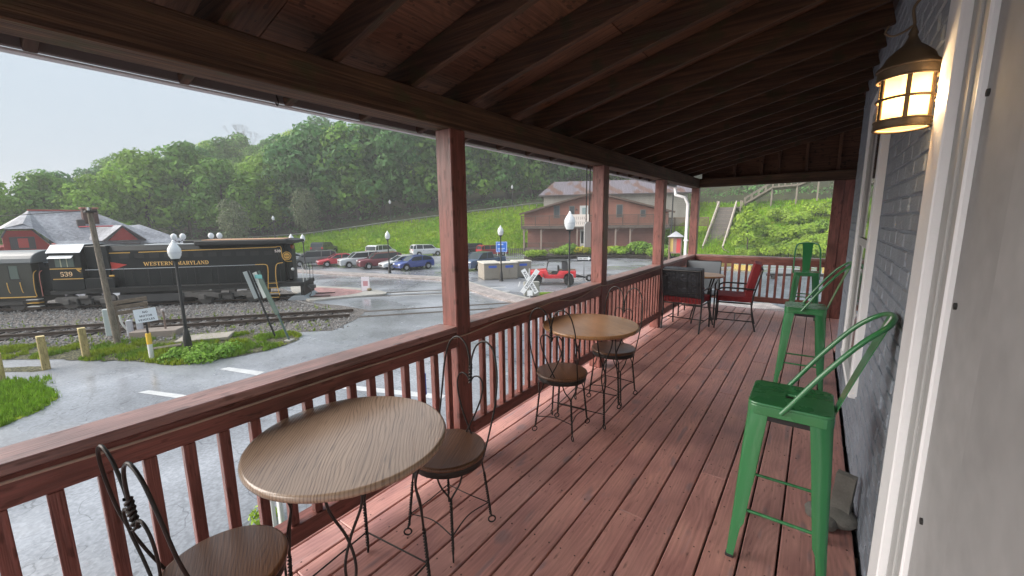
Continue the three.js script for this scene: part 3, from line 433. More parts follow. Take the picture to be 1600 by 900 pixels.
{ // weathered stone ornament against the wall
  const t = thing('stone_ornament', 'small weathered grey stone ornament at the foot of the wall', 'ornament', [2.05, 0, -2.64], -0.3); const stn = mat([0.40, 0.385, 0.35], 0.95, { map: mm(T.blot, 0.3, 0.3), bumpMap: mm(T.noiseB, 0.15, 0.15), bumpScale: 0.008 });
  const lump = (g, s, k0 = 0.3) => { const p = g.attributes.position; for (let i = 0; i < p.count; i++) { const x = p.getX(i), y = p.getY(i), z = p.getZ(i), k = 1 + k0 * (fbm(x * 3 + z * 2 + 5, y * 3 + z + 2, 8, 8, 3, s) - 0.5); p.setXYZ(i, x * k, y * (0.85 + 0.15 * k), z * k); } return uvm(clean(toCreasedNormals(g, 0.9)), 'y'); };
  const rock = (w, h, d, s) => lump(clean(new THREE.DodecahedronGeometry(0.5, 3)).scale(w, h, d), s, 0.6);
  obj('base_stone', rock(0.17, 0.10, 0.15, 3).translate(0.005, 0.046, 0), stn, t); obj('front_stone', rock(0.11, 0.085, 0.10, 9).translate(-0.085, 0.04, 0.03), stn, t); obj('side_stone', rock(0.09, 0.07, 0.09, 15).translate(-0.01, 0.033, 0.085), stn, t);
  obj('slab', lump(clean(new THREE.BoxGeometry(0.085, 0.22, 0.045, 6, 10, 4)), 21, 0.25).rotateZ(-0.06).translate(0.015, 0.185, -0.02), stn, t);
}
// ================================================================ GROUND, ROAD, TRACKS, HILL
Object.assign(M, {
  asph: mat([2.10, 2.13, 2.24], 1, { map: mm(T.asph, 8, 8), roughnessMap: mm(T.asphR, 19, 19), bumpMap: mm(T.noiseB, 1.2, 1.2), bumpScale: 0.0016 }),
  gravel: mat([0.70, 0.70, 0.71], 0.9, { map: mm(T.gravel, 4, 4), bumpMap: mm(T.gravel, 4, 4), bumpScale: 0.05 }),
  grass: mat([0.95, 1, 0.65], 0.95, { specularIntensity: 0.2, map: mm(T.grass, 6, 6), bumpMap: mm(T.noiseB, 1, 1), bumpScale: 0.03 }),
  woodsFloor: mat([0.45, 0.45, 0.45], 1, { map: mm(T.floor2, 9, 9) }),
  paintLine: mat([0.72, 0.73, 0.74], 0.35, { map: mm(T.blot, 0.8, 0.8) }), concrete: mat([0.46, 0.44, 0.40], 0.7, { map: mm(T.blot, 3, 3) }),
  brickPave: mat([1.35, 0.68, 0.58], 0.6, { map: mm(T.paver, 1.6, 1.6) }), rail: mat([0.10, 0.075, 0.06], 0.45, { metalness: 0.5 }), tie: mat([0.07, 0.055, 0.045], 0.9, { map: mm(T.beamW, 1.6, 0.5) }),
});
function sheet(name, pts, y, m, kind = 'structure') {
  const g = clean(new THREE.ShapeGeometry(new THREE.Shape(pts.map((p) => new THREE.Vector2(p[0], -p[1]))))).rotateX(-Math.PI / 2).translate(0, y, 0); const p = g.attributes.position, u = g.attributes.uv; for (let i = 0; i < p.count; i++) u.setXY(i, p.getX(i), p.getZ(i));
  const o = obj(name, g, m); o.userData.kind = kind; return o;
}
const ragged = (pts, a = 0.14) => roundPts(pts, 9).map(([x, z], i) => [x + a * (fbm(i / 64, 0.3, 24, 4, 3, 5) - 0.5) * 2, z + a * (fbm(i / 64, 0.7, 24, 4, 3, 8) - 0.5) * 2]);
function roundPts(pts, k = 3) { const c = new THREE.CatmullRomCurve3(pts.map((p) => V(p[0], 0, p[1])), true, 'centripetal'); return c.getPoints(pts.length * k).slice(0, -1).map((p) => [p.x, p.z]); }
{ const g = clean(new THREE.PlaneGeometry(1600, 1600, 1, 1)).rotateX(-Math.PI / 2).translate(0, G0, 0), p = g.attributes.position, u = g.attributes.uv; for (let i = 0; i < p.count; i++) u.setXY(i, p.getX(i), p.getZ(i)); struct('ground', g, M.asph); }
// hill: height by bearing (0 = due -x, 90 = due -z) and distance from the porch
const CX = 1.8356;
const kn = (t, x) => { if (x <= t[0][0]) return t[0][1]; for (let i = 1; i < t.length; i++) if (x <= t[i][0]) return lerp(t[i - 1][1], t[i][1], (x - t[i - 1][0]) / (t[i][0] - t[i - 1][0])); return t[t.length - 1][1]; };
const FOOT = [[-30, 110], [4, 98], [15, 92], [22, 84], [26.4, 78], [36.3, 67.4], [46.5, 62], [55.4, 63.5], [62, 72], [70, 74], [76, 64], [84, 61], [100, 60]];
const SHR = [[-30, 122], [10, 106], [22, 92], [27.3, 86.5], [36.5, 81.5], [45, 79.5], [57.2, 79.5], [70, 86], [80, 79], [100, 78]];
const SHH = [[-30, -1], [10, -1.2], [22, -1.3], [27.3, -0.7], [36.5, 1.1], [45, 2.6], [57.2, 4.5], [70, 5], [80, 4.0], [100, 4.2]];
const RID = [[-30, -2], [3.3, -1.5], [5.6, 0.5], [7.9, 5], [12.1, 12], [17.3, 17], [23.3, 20.5], [33, 25.5], [45.8, 31], [60, 34], [100, 34]];
function hillH(a, r) { const f = kn(FOOT, a), s = kn(SHR, a), h = kn(SHH, a), R = kn(RID, a); if (r < f) return G0 - 0.25; if (r < s) { const t = (r - f) / (s - f); return lerp(G0 - 0.02, h, t * t * 0.35 + t * 0.65); } const t = clamp((r - s - 8) / (182 - s - 8)); return lerp(h, R, Math.pow(t, 0.85)) + (r > 182 ? (r - 182) * 0.02 : 0); }
const hillP = (a, r) => V(CX - Math.cos(a * Math.PI / 180) * r, hillH(a, r), -Math.sin(a * Math.PI / 180) * r);
const bearing = (x, z) => Math.atan2(-z, CX - x) * 180 / Math.PI, dist = (x, z) => Math.hypot(x - CX, z);
{
  const mk = (name, a0, a1, na, rf, m) => { const pos = [], uv = []; for (let i = 0; i < na; i++) { const A = [lerp(a0, a1, i / na), lerp(a0, a1, (i + 1) / na)], rs = A.map(rf); for (let j = 0; j < rs[0].length - 1; j++) { const q = [hillP(A[0], rs[0][j]), hillP(A[1], rs[1][j]), hillP(A[1], rs[1][j + 1]), hillP(A[0], rs[0][j + 1])]; for (const k of [0, 1, 2, 0, 2, 3]) { pos.push(q[k].x, q[k].y, q[k].z); uv.push(q[k].x, q[k].z); } } }
    const g = new THREE.BufferGeometry(); g.setAttribute('position', new THREE.Float32BufferAttribute(pos, 3)); g.setAttribute('uv', new THREE.Float32BufferAttribute(uv, 2)); g.computeVertexNormals(); return struct(name, g, m); };
  mk('grass_slope', -30, 104, 134, (a) => { const f = kn(FOOT, a), s = kn(SHR, a) + 2.5, l = []; for (let i = 0; i <= 10; i++) l.push(lerp(f, s, i / 10)); return l; }, M.grass);
  mk('forest_hill', -30, 104, 134, (a) => { const s = kn(SHR, a) + 2.5, l = []; for (let i = 0; i <= 14; i++) l.push(lerp(s, 300, i / 14)); return l; }, M.woodsFloor);
}
// strip along the tracks
const TU = V(0.644, 0, -0.765), TN = V(0.765, 0, 0.644);   // along the near track, and towards the porch
const tp = (o, s, d) => [o.x + TU.x * s + TN.x * d, o.z + TU.z * s + TN.z * d], RA = V(-26.89, 0, -0.67);
sheet('ballast_bed', [tp(RA, -34, 2.6), tp(RA, -2, 2.6), tp(RA, 10, 2.2), tp(RA, 14.2, 2.6), tp(RA, 15.0, 0.4), tp(RA, 15.3, -1.7), tp(RA, 13.6, -3.5), tp(RA, 11.8, -4.8), tp(RA, 11.3, -6.2), tp(RA, 8, -12), tp(RA, -34, -12)], G0 + 0.012, M.gravel);
function track(name, o, dirU, dirN, s0, s1, gauge, tieEvery, tieS1) {
  const g = sgroup(name); const P = (s, d, y) => V(o.x + dirU.x * s + dirN.x * d, y, o.z + dirU.z * s + dirN.z * d);
  for (const d of [0, -gauge]) { const prof = [[-0.07, 0], [0.07, 0], [0.07, 0.015], [0.012, 0.03], [0.012, 0.1], [0.037, 0.112], [0.037, 0.15], [-0.037, 0.15], [-0.037, 0.112], [-0.012, 0.1], [-0.012, 0.03], [-0.07, 0.015]]; const q = extr(prof, s1 - s0).rotateY(Math.PI / 2).translate((s0 + s1) / 2, 0, 0).rotateY(Math.atan2(-dirU.z, dirU.x)); const c = P(0, d, G0 + 0.045); obj('rail', q.translate(c.x, c.y, c.z), M.rail, g); }
  const tg = uvm(cbox(0.22, 0.12, gauge + 0.9, 0.012), 'z'); let k = 0; for (let s = s0; s < tieS1; s += tieEvery) { const t = obj('tie', tg, M.tie, g), c = P(s + rr(-0.03, 0.03), -gauge / 2, G0 + 0.012); t.position.copy(c); t.rotation.y = Math.atan2(-dirU.z, dirU.x) + rr(-0.02, 0.02); }
}
track('near_track', RA, TU, TN, -12, 14.6, 1.3, 0.62, 14);
const LO = V(-33.86, 0, -2.77), LU = V(0.690188, 0, -0.72363), LN = V(0.72363, 0, 0.690188);
track('train_track', V(LO.x - LN.x * 0.6, 0, LO.z - LN.z * 0.6), LU, LN, -12, 15.4, 1.3, 0.62, 15);
{ // rails flush with the road at the crossing
  const g = sgroup('crossing_rails'); for (const [o, s0, s1] of [[tp(RA, 0, 0), 14.65, 27], [tp(RA, 0, -1.3), 14.65, 27]]) for (const e of [0]) { const c = [o[0] + TU.x * (s0 + s1) / 2, o[1] + TU.z * (s0 + s1) / 2]; obj('flush_rail', at(box(s1 - s0, 0.012, 0.30).rotateY(Math.atan2(-TU.z, TU.x)), c[0], G0 + 0.004, c[1]), M.rail, g); }
  for (const d of [-0.6, -1.9]) { const c = [LO.x + LU.x * 20 + LN.x * d, LO.z + LU.z * 20 + LN.z * d]; obj('flush_rail', at(box(9.1, 0.012, 0.30).rotateY(Math.atan2(-LU.z, LU.x)), c[0], G0 + 0.004, c[1]), M.rail, g); }
}
{ // loose stones of the ballast
  const g = new THREE.IcosahedronGeometry(0.05, 0), N = 9000, m = new THREE.InstancedMesh(g, mat([0.21, 0.208, 0.21], 0.75), N), q = new THREE.Matrix4(), e = new THREE.Euler(), c = new THREE.Color();
  for (let i = 0; i < N; i++) { const s = rr(-14, 14.8), d = rr(-8.5, 2.4), p = tp(RA, s > 11 ? Math.min(s, 15 + Math.min(0, d) * 0.75) : s, d); e.set(rr(0, 6), rr(0, 6), rr(0, 6)); q.makeRotationFromEuler(e).scale(V(rr(0.5, 1.3), rr(0.4, 0.9), rr(0.5, 1.3))); q.setPosition(p[0], G0 + 0.03, p[1]); m.setMatrixAt(i, q); const k = rr(0.6, 1.4); m.setColorAt(i, c.setRGB(k, k * 0.98, k * 0.95)); }
  m.name = numbered('ballast_stones'); m.userData = { kind: 'stuff', label: 'loose grey crushed stones of the railway ballast', category: 'gravel' }; scene.add(m);
}
// grass beside the track, lawn in the corner
const STRIP = ragged([[-26, 1.2], [-22.4, -0.47], [-20.53, -1.73], [-19.2, -2.39], [-18.49, -3.0], [-17.11, -3.66], [-16.2, -3.96], [-15.7, -4.5], [-15.4, -5.4], [-15.1, -6.4], [-15.25, -7.7], [-16.2, -8.6], [-17.5, -8.3], [-19.84, -5.7], [-22.77, -3.1], [-24.6, -0.57], [-28, 2]]);
const LAWN = ragged([[-18.82, -0.3], [-17.7, -0.89], [-16.42, -1.17], [-15.61, -1.18], [-14.83, -0.95], [-14.39, -0.57], [-14.0, 0.1], [-13.6, 4], [-16, 7], [-19.5, 5]]);
const TONG = ragged([[-21.2, -0.2], [-20.73, -0.6], [-19.97, -1.21], [-19.3, -1.4], [-19.2, -1.2], [-20.03, -0.55], [-20.9, 0.1]]);
const VG = mat([0.50, 0.55, 0.30], 0.95, { map: mm(T.gravel, 4, 4), bumpMap: mm(T.noiseB, 1, 1), bumpScale: 0.03 }); sheet('grass_verge', STRIP, G0 + 0.018, VG); sheet('lawn', LAWN, G0 + 0.010, M.grass); sheet('grass_patch', TONG, G0 + 0.008, VG);
const inside = (P, x, z) => { let c = false; for (let i = 0, j = P.length - 1; i < P.length; j = i++) if ((P[i][1] > z) !== (P[j][1] > z) && x < (P[j][0] - P[i][0]) * (z - P[i][1]) / (P[j][1] - P[i][1]) + P[i][0]) c = !c; return c; };
function tuft(n, h, spread, seed) { const r = mulberry(seed), L = []; for (let i = 0; i < n; i++) { const a = r() * 6.28, d = r() * spread, x = Math.cos(a) * d, z = Math.sin(a) * d, hh = h * (0.5 + 0.7 * r()), w = h * 0.07, b = r() * 6.28, lx = Math.cos(b) * hh * 0.5 * r(), lz = Math.sin(b) * hh * 0.5 * r(), px = Math.cos(a + 1.57) * w, pz = Math.sin(a + 1.57) * w; L.push([[x - px, 0, z - pz], [x + px, 0, z + pz], [x + lx * 0.4 + px * 0.7, hh * 0.6, z + lz * 0.4 + pz * 0.7], [x + lx * 0.4 - px * 0.7, hh * 0.6, z + lz * 0.4 - pz * 0.7]], [[x + lx * 0.4 - px * 0.7, hh * 0.6, z + lz * 0.4 - pz * 0.7], [x + lx * 0.4 + px * 0.7, hh * 0.6, z + lz * 0.4 + pz * 0.7], [x + lx, hh, z + lz]]); } return polys(L); }
const blade = mat([0.17, 0.27, 0.03], 0.9, { specularIntensity: 0.25 });
function tufts(name, label, geo, N, place, tones) {
  const m = new THREE.InstancedMesh(geo, blade, N), q = new THREE.Matrix4(), c = new THREE.Color(), e = new THREE.Euler(); let k = 0;
  for (let i = 0; i < N * 30 && k < N; i++) { const p = place(); if (!p) continue; e.set(0, rr(0, 6.28), 0); const s = rr(0.7, 1.3); q.makeRotationFromEuler(e).scale(V(s, s * rr(0.7, 1.3), s)); q.setPosition(p[0], p[1], p[2]); m.setMatrixAt(k, q); const t = rr(0.7, 1.35), y = tones(p); m.setColorAt(k++, c.setRGB(t * y[0], t * y[1], t * y[2])); }
  m.count = k; m.name = numbered(name); m.userData = { kind: 'stuff', label, category: 'grass' }; scene.add(m);
}
const tuftS = tuft(9, 0.13, 0.09, 5), tuftL = tuft(9, 0.34, 0.3, 6);
tufts('verge_grass', 'uneven green grass on the verge beside the tracks', tuftS, 7500, () => { const x = rr(-28, -15), z = rr(-8.6, 2); return inside(STRIP, x, z) && fbm(x / 40 + 3, z / 40 + 3, 40, 40, 3, 29) + 0.25 * (rnd() - 0.5) > 0.47 ? [x, G0 + 0.016, z] : null; }, (p) => { const n = fbm(p[0] / 40 + 3, p[2] / 40 + 3, 32, 32, 3, 9); return n > 0.5 ? [1.45, 1.15, 0.95] : [1, 1.02, 1]; });
tufts('track_weeds', 'scattered weeds growing through the ballast', tuftS, 420, () => { const p = tp(RA, rr(-10, 14), rnd() < 0.6 ? rr(0.5, 2.5) : rr(-3.4, -1.5)); return [p[0], G0 + 0.03, p[1]]; }, () => [1.2, 1.05, 0.9]);
tufts('lawn_grass', 'bright green lawn grass at the left edge', tuftS, 4200, () => { const x = rr(-19.5, -13.5), z = rr(-1.3, 3); return inside(LAWN, x, z) || (rnd() < 0.3 && inside(TONG, x - 2, z)) ? [x, G0 + 0.008, z] : null; }, () => [1.25, 1.3, 1]);
tufts('slope_grass', 'long green grass on the slope below the guardrail', tuftL, 16000, () => { const a = rr(22, 92), f = kn(FOOT, a), s = kn(SHR, a), r = lerp(f, s + 1, rnd()), p = hillP(a, r); return [p.x, p.y - 0.03, p.z]; }, (p) => { const n = fbm(p[0] / 120 + 3, p[2] / 120 + 3, 32, 32, 3, 19); return [1.15 + 1.2 * (n - 0.5), 1.25 + 0.5 * (n - 0.5), 0.5]; });
// far kerb, pavement, island, markings
function ribbon(pts, w0, w1, y0, y1) { const L = [], P = pts.map((p) => V(p[0], 0, p[1])); const off = P.map((p, i) => { const d = P[Math.min(i + 1, P.length - 1)].clone().sub(P[Math.max(i - 1, 0)]).normalize(); return V(-d.z, 0, d.x); }); const q = (i, w, y) => { const r = P[i].clone().addScaledVector(off[i], w); return [r.x, y, r.z]; };
  for (let i = 0; i < P.length - 1; i++) { L.push([q(i, w0, y1), q(i + 1, w0, y1), q(i + 1, w1, y1), q(i, w1, y1)], [q(i, w0, y0), q(i, w0, y1), q(i + 1, w0, y1), q(i + 1, w0, y0)], [q(i, w1, y0), q(i + 1, w1, y0), q(i + 1, w1, y1), q(i, w1, y1)]); } return uvm(polys(L), 'x'); }
const KERB = new THREE.CatmullRomCurve3([[-80, -13], [-55, -18.5], [-42.97, -21.05], [-33.6, -22.95], [-27, -24.6], [-23, -25.3], [-19.6, -23.9], [-16, -22.3], [-13.4, -21.3], [-12.0, -21.0], [-9.5, -21.6], [-6, -23.4], [0, -27]].map((p) => V(p[0], 0, p[1]))).getPoints(60).map((p) => [p.x, p.z]);
struct('kerb', ribbon(KERB, 0, 0.16, G0 - 0.1, G0 + 0.13), M.concrete); struct('pavement', ribbon(KERB, 0.162, 1.5, G0 - 0.1, G0 + 0.124), mat([1.25, 1.02, 0.88], 0.5, { map: mm(T.paver, 1.6, 1.6) }));
{ const isl = roundPts([[-31, -15.5], [-28, -16.6], [-25.2, -17.5], [-22.6, -17.6], [-21.5, -17.1], [-22.0, -16.0], [-22.9, -14.3], [-23.6, -12.9], [-25.2, -13.4], [-28.5, -14.2]], 4), inn = roundPts([[-28.4, -15.6], [-25.0, -16.8], [-23.6, -16.7], [-23.2, -15.7], [-23.5, -14.4], [-24.2, -13.6], [-26, -14.3]], 4);
  struct('island_kerb', extr(isl.map((p) => [p[0], -p[1]]), 0.2, 0.02).rotateX(-Math.PI / 2).translate(0, G0 + 0.02, 0), M.concrete); sheet('island_paving', inn, G0 + 0.125, M.brickPave); }
const quad = (name, q, y = 0.005) => sheet(name, q, G0 + y, M.paintLine);
quad('crosswalk_bar', [[-13.99, -2.66], [-13.93, -2.90], [-12.49, -3.46], [-12.55, -3.2]]); quad('crosswalk_bar', [[-14.25, -4.84], [-14.2, -5.1], [-12.66, -5.62], [-12.54, -5.32]]); quad('crosswalk_bar', [[-9.4, -6.55], [-9.2, -6.32], [-6.2, -7.5], [-6.3, -7.78]]); quad('crosswalk_bar', [[-11.1, -4.0], [-11.0, -4.25], [-9.5, -4.8], [-9.6, -4.55]]);
const line = (a, b, w = 0.14) => { const d = V(b[0] - a[0], 0, b[1] - a[1]).normalize(), n = [-d.z * w / 2, d.x * w / 2]; quad('road_line', [[a[0] + n[0], a[1] + n[1]], [b[0] + n[0], b[1] + n[1]], [b[0] - n[0], b[1] - n[1]], [a[0] - n[0], a[1] - n[1]]]); };
line([-21.6, -17.6], [-16.6, -24.2], 0.3); line([-20.9, -17.0], [-15.3, -22.9], 0.3);
line([-17.3, -27.0], [-15.9, -24.8], 0.1); line([-13.4, -23.6], [-11.0, -25.4], 0.1); line([-19.7, -29.2], [-16.6, -27.6], 0.1); line([-27.6, -28.7], [-29.7, -30.4], 0.1); line([-25.9, -28.4], [-27.2, -30.2], 0.1);
sheet('plaza', [[-8, -11], [14, -11], [14, -47], [-8.5, -42]], G0 + 0.006, mat([0.50, 0.52, 0.56], 0.4, { map: mm(T.paver, 5.5, 9) }));
sheet('roadside_grass', roundPts([[-13.2, -22.4], [-11.8, -21.9], [-10.3, -22.4], [-9.4, -24], [-10.6, -24.3], [-12.2, -23.6]]), G0 + 0.128, M.grass);
// ================================================================ LEAFY THINGS
function leaves(lobes, n, size, seed, tones, up = 0.25) {               // leaf faces spread over the outer shell of the lobes
  const r = mulberry(seed), pos = [], col = []; const wsum = lobes.reduce((s, l) => s + l[3] * l[4], 0), a = V(), b = V(), d = V(), c = V();
  for (const l of lobes) {
    const k = Math.round(n * l[3] * l[4] / wsum), lt = 1.22 * (0.74 + 0.5 * r()), lh = r();
    for (let i = 0; i < k; i++) {
      d.set(r() * 2 - 1, r() * 2 - 1 + up, r() * 2 - 1); if (d.lengthSq() > 1.4 || d.lengthSq() < 0.02) { i--; continue; } d.normalize(); const q = 0.72 + 0.36 * Math.pow(r(), 0.7);
      c.set(l[0] + d.x * l[3] * q, l[1] + d.y * l[4] * q, l[2] + d.z * l[3] * q); d.x += (r() - 0.5) * 1.1; d.y += (r() - 0.5) * 1.1 + 0.15; d.z += (r() - 0.5) * 1.1; d.normalize();
      a.set(r() - 0.5, r() - 0.5, r() - 0.5).cross(d).normalize(); b.copy(d).cross(a); const s = size * (0.55 + 0.8 * r()), t = s * 0.62, f = s * 0.18;
      const P = (x, y, z) => [c.x + a.x * x + b.x * y + d.x * z, c.y + a.y * x + b.y * y + d.y * z, c.z + a.z * x + b.z * y + d.z * z];
      pos.push(...P(-s, 0, 0), ...P(0, t, -f), ...P(0, -t, -f), ...P(s, 0, 0), ...P(0, -t, -f), ...P(0, t, -f)); const g = lt * (0.75 + 0.5 * r()), h = clamp(lh * 0.6 + r() * 0.4), k3 = mix3(tones[0], tones[1], h); for (let j = 0; j < 6; j++) col.push(k3[0] * g, k3[1] * g, k3[2] * g);
    }
  }
  const g = new THREE.BufferGeometry(); g.setAttribute('position', new THREE.Float32BufferAttribute(pos, 3)); g.setAttribute('color', new THREE.Float32BufferAttribute(col, 3)); g.computeVertexNormals(); g.setAttribute('uv', new THREE.BufferAttribute(new Float32Array(pos.length / 3 * 2), 2)); return g;
}
const leafM = mat([1, 1, 1], 0.8, { vertexColors: true, specularIntensity: 0.25, transmission: 0.35, thickness: 0 }), bark = mat([0.10, 0.08, 0.065], 0.95, { map: mm(T.paint, 0.8, 0.4), bumpMap: mm(T.grainB, 1, 0.5), bumpScale: 0.02 });
function crownLobes(R, Hc, y0, n, seed, sh = 1) { const r = mulberry(seed), L = [[0, y0 + Hc * 0.5, 0, R * 0.62, Hc * 0.40]]; for (let i = 0; i < n; i++) { const t = (i + 0.5) / n, y = y0 + Hc * (0.06 + 0.88 * t), prof = Math.sin(Math.PI * Math.pow(clamp(0.10 + 0.84 * t), sh)), a = i * 2.4 + r(), q = R * prof * (0.55 + 0.35 * r()); const s = R * (0.30 + 0.20 * r()); L.push([Math.cos(a) * q, y, Math.sin(a) * q, s, s * 0.78]); } return L; }
function trunkGeo(Ht, R, r0, seed, limbs = 6) { const r = mulberry(seed), l = []; const T0 = [[0, -0.4, 0], [0.05, Ht * 0.25, 0.03], [-0.06, Ht * 0.5, 0.1], [0.08, Ht * 0.8, 0]]; const c = new THREE.CatmullRomCurve3(T0.map((p) => V(...p))); const pt = c.getPoints(5); for (let i = 0; i < 5; i++) l.push(bar(pt[i], pt[i + 1], lerp(r0, r0 * 0.25, i / 5), 7, lerp(r0, r0 * 0.25, (i + 1) / 5))); for (let i = 0; i < limbs; i++) { const a = i * 2.4 + r(), y = Ht * (0.32 + 0.42 * i / limbs), b = c.getPoint(y / Ht / 0.8 > 1 ? 1 : y / Ht / 0.8), e = V(Math.cos(a) * R * 0.62, y + Ht * 0.17, Math.sin(a) * R * 0.62), m = b.clone().lerp(e, 0.5).add(V(0, -0.03 * Ht * r(), 0)); l.push(bar(b, m, r0 * 0.38, 5, r0 * 0.26), bar(m, e, r0 * 0.26, 5, r0 * 0.08)); } return uvm(merge(l), 'y'); }
const GRN = { lime: [[0.150, 0.270, 0.030], [0.270, 0.370, 0.045]], mid: [[0.075, 0.180, 0.036], [0.175, 0.300, 0.048]], dark: [[0.048, 0.130, 0.044], [0.096, 0.200, 0.055]], light: [[0.120, 0.235, 0.034], [0.200, 0.320, 0.045]], grey: [[0.125, 0.165, 0.085], [0.180, 0.200, 0.115]], yellow: [[0.085, 0.165, 0.035], [0.60, 0.48, 0.04]] };
function treeKind(seed, R, Hc, y0, nl, tone, leafN, leafS, r0) { return { crown: leaves(crownLobes(R, Hc, y0, nl, seed, 1), leafN, leafS, seed + 1, GRN[tone]), trunk: trunkGeo(y0 + Hc * 0.85, R, r0, seed + 2) }; }
const kinds = { a: treeKind(11, 4.9, 11.2, 2.0, 18, 'mid', 3800, 0.36, 0.30), b: treeKind(23, 4.4, 12.3, 2.2, 18, 'dark', 3800, 0.36, 0.30), c: treeKind(37, 5.3, 10.6, 1.8, 20, 'light', 3800, 0.36, 0.28), d: treeKind(41, 4.7, 11.8, 2.3, 17, 'mid', 3400, 0.38, 0.28), e: treeKind(59, 3.8, 10.5, 1.6, 24, 'grey', 2800, 0.26, 0.22), g: treeKind(83, 4.4, 12.5, 1.8, 14, 'lime', 3200, 0.34, 0.24), f: treeKind(67, 5.5, 13, 2.2, 20, 'dark', 4200, 0.38, 0.34) };
function tree(kind, p, s, label, group, name = 'forest_tree', turn = rr(0, 6.28), sy = 1) { const t = thing(name, label, 'tree', [p.x, p.y, p.z], turn, group); obj('crown', kinds[kind].crown, leafM, t); obj('trunk', kinds[kind].trunk, bark, t); t.scale.set(s, s * sy, s); return t; }
// front row, standing behind the guardrail
{ const row = [[2, 103, 'c', 0.78], [5.5, 107, 'a', 0.8], [9, 101, 'c', 0.84], [12.5, 104, 'c', 1.1], [15.8, 103, 'd', 1.1], [19, 97, 'a', 0.98], [19.8, 88.5, 'e', 0.72], [22.6, 98, 'c', 1.0], [26.2, 97, 'b', 1.16], [27.4, 89.5, 'e', 0.74], [30, 95, 'f', 1.16], [33.4, 93, 'a', 1.3], [36.6, 91.5, 'b', 1.28], [39.8, 91, 'f', 1.18], [43, 90, 'a', 1.28], [46.4, 90, 'b', 1.2], [49.6, 90, 'd', 1.22], [53, 90.5, 'f', 1.12], [56.4, 91, 'a', 1.12], [60, 93, 'b', 1.1], [64, 96, 'd', 1.1], [68, 98, 'a', 1.1]];
  const pale = { e: 'pale grey-green', c: 'bright green', a: 'broad green', d: 'rounded green', b: 'dark green', f: 'big dark green' };
  row.forEach(([a, r, k, s], i) => tree(k, hillP(a, r), s * (k === 'e' ? 1 : 1.16), `${pale[k]} tree, ${ORD[i] || 'last'} from the left at the forest edge`, 'trees at the forest edge'));
}
// rows climbing the hill behind
{ let n = 0, rowN = 0; for (const [r, st, s, ks] of [[108, 4.2, 1.15, 'acdgf'], [122, 3.8, 1.12, 'cafgdb'], [138, 3.5, 1.1, 'dagfeb'], [154, 3.2, 1.06, 'cgdbea'], [170, 2.9, 1.0, 'bdagd'], [186, 2.7, 0.92, 'cdab']]) { let q = 0; rowN++; for (let a = -2 + rr(0, 2); a < (r < 120 ? 70 : 62); a += st * rr(0.85, 1.15)) tree(ks[n++ % ks.length], hillP(a, r + rr(-4, 4)), s * rr(0.82, 1.12) * clamp(0.58 + a / 14 * 0.42, 0.58, 1), `${ORD[q++]} tree from the left in the ${ORD[rowN - 1]} row up the forested hill`, 'trees on the upper hillside', 'hillside_tree'); } }
// bare tree on the ridge
{ const r = mulberry(5), l = []; const grow = (p, d, len, rad, dep) => { const e = p.clone().addScaledVector(d, len); l.push(bar(p, e, rad, 5, rad * 0.6)); if (dep > 0) for (let i = 0; i < 3; i++) grow(e, d.clone().add(V(r() - 0.5, r() * 0.5, r() - 0.5).multiplyScalar(1.15)).normalize(), len * 0.68, rad * 0.58, dep - 1); }; const tk = []; 
  for (const [dx, dz, h] of [[0, 0, 5.2], [2.6, -1.8, 4.4], [-3, 2, 3.6]]) { const q = l.length; grow(V(dx, 0, dz), V(0.06 * dx, 1, 0).normalize(), h, 0.1, 5); }
  const p = hillP(21.3, 168), t = thing('bare_tree', 'bare thin-branched tree standing out on the ridge', 'tree', [p.x, p.y + 3.5, p.z]); obj('branches', l, mat([0.16, 0.145, 0.13], 0.9), t); obj('trunk', [cyl(0.16, 0.1, 3.6, 7, 0, -3.55, 0), cyl(0.14, 0.1, 3.6, 7, 2.6, -3.55, -1.8), cyl(0.13, 0.1, 3.6, 7, -3, -3.55, 2)], bark, t); }
// dark trees behind the building and at the top of the right-hand slope
let topN = 0; for (const [a, r, k, s] of [[71, 104, 'f', 1.0], [75, 106, 'b', 1.0], [79, 101, 'a', 0.95], [83, 99, 'b', 1.0], [86.5, 98, 'f', 1.0], [90, 97, 'b', 1.0], [93, 99, 'd', 1.0]]) tree(k, hillP(a, r), s, `${ORD[topN++]} dark tree from the left above the wooden stairs`, 'trees above the wooden stairs');
// undergrowth under the trees
{ const L = [], r = mulberry(91); for (let a = -4; a < 96; a += 0.8) { const p = hillP(a, kn(SHR, a) + (a < 22 ? 3 : 7) + r() * 4); L.push([p.x, p.y + 0.6, p.z, 1.3 + r(), 1.0 + 0.9 * r()]); } const o = obj('undergrowth', leaves(L, 9000, 0.26, 92, GRN.dark), leafM); o.userData = { kind: 'stuff', label: 'dark green undergrowth along the foot of the forest', category: 'undergrowth' }; }
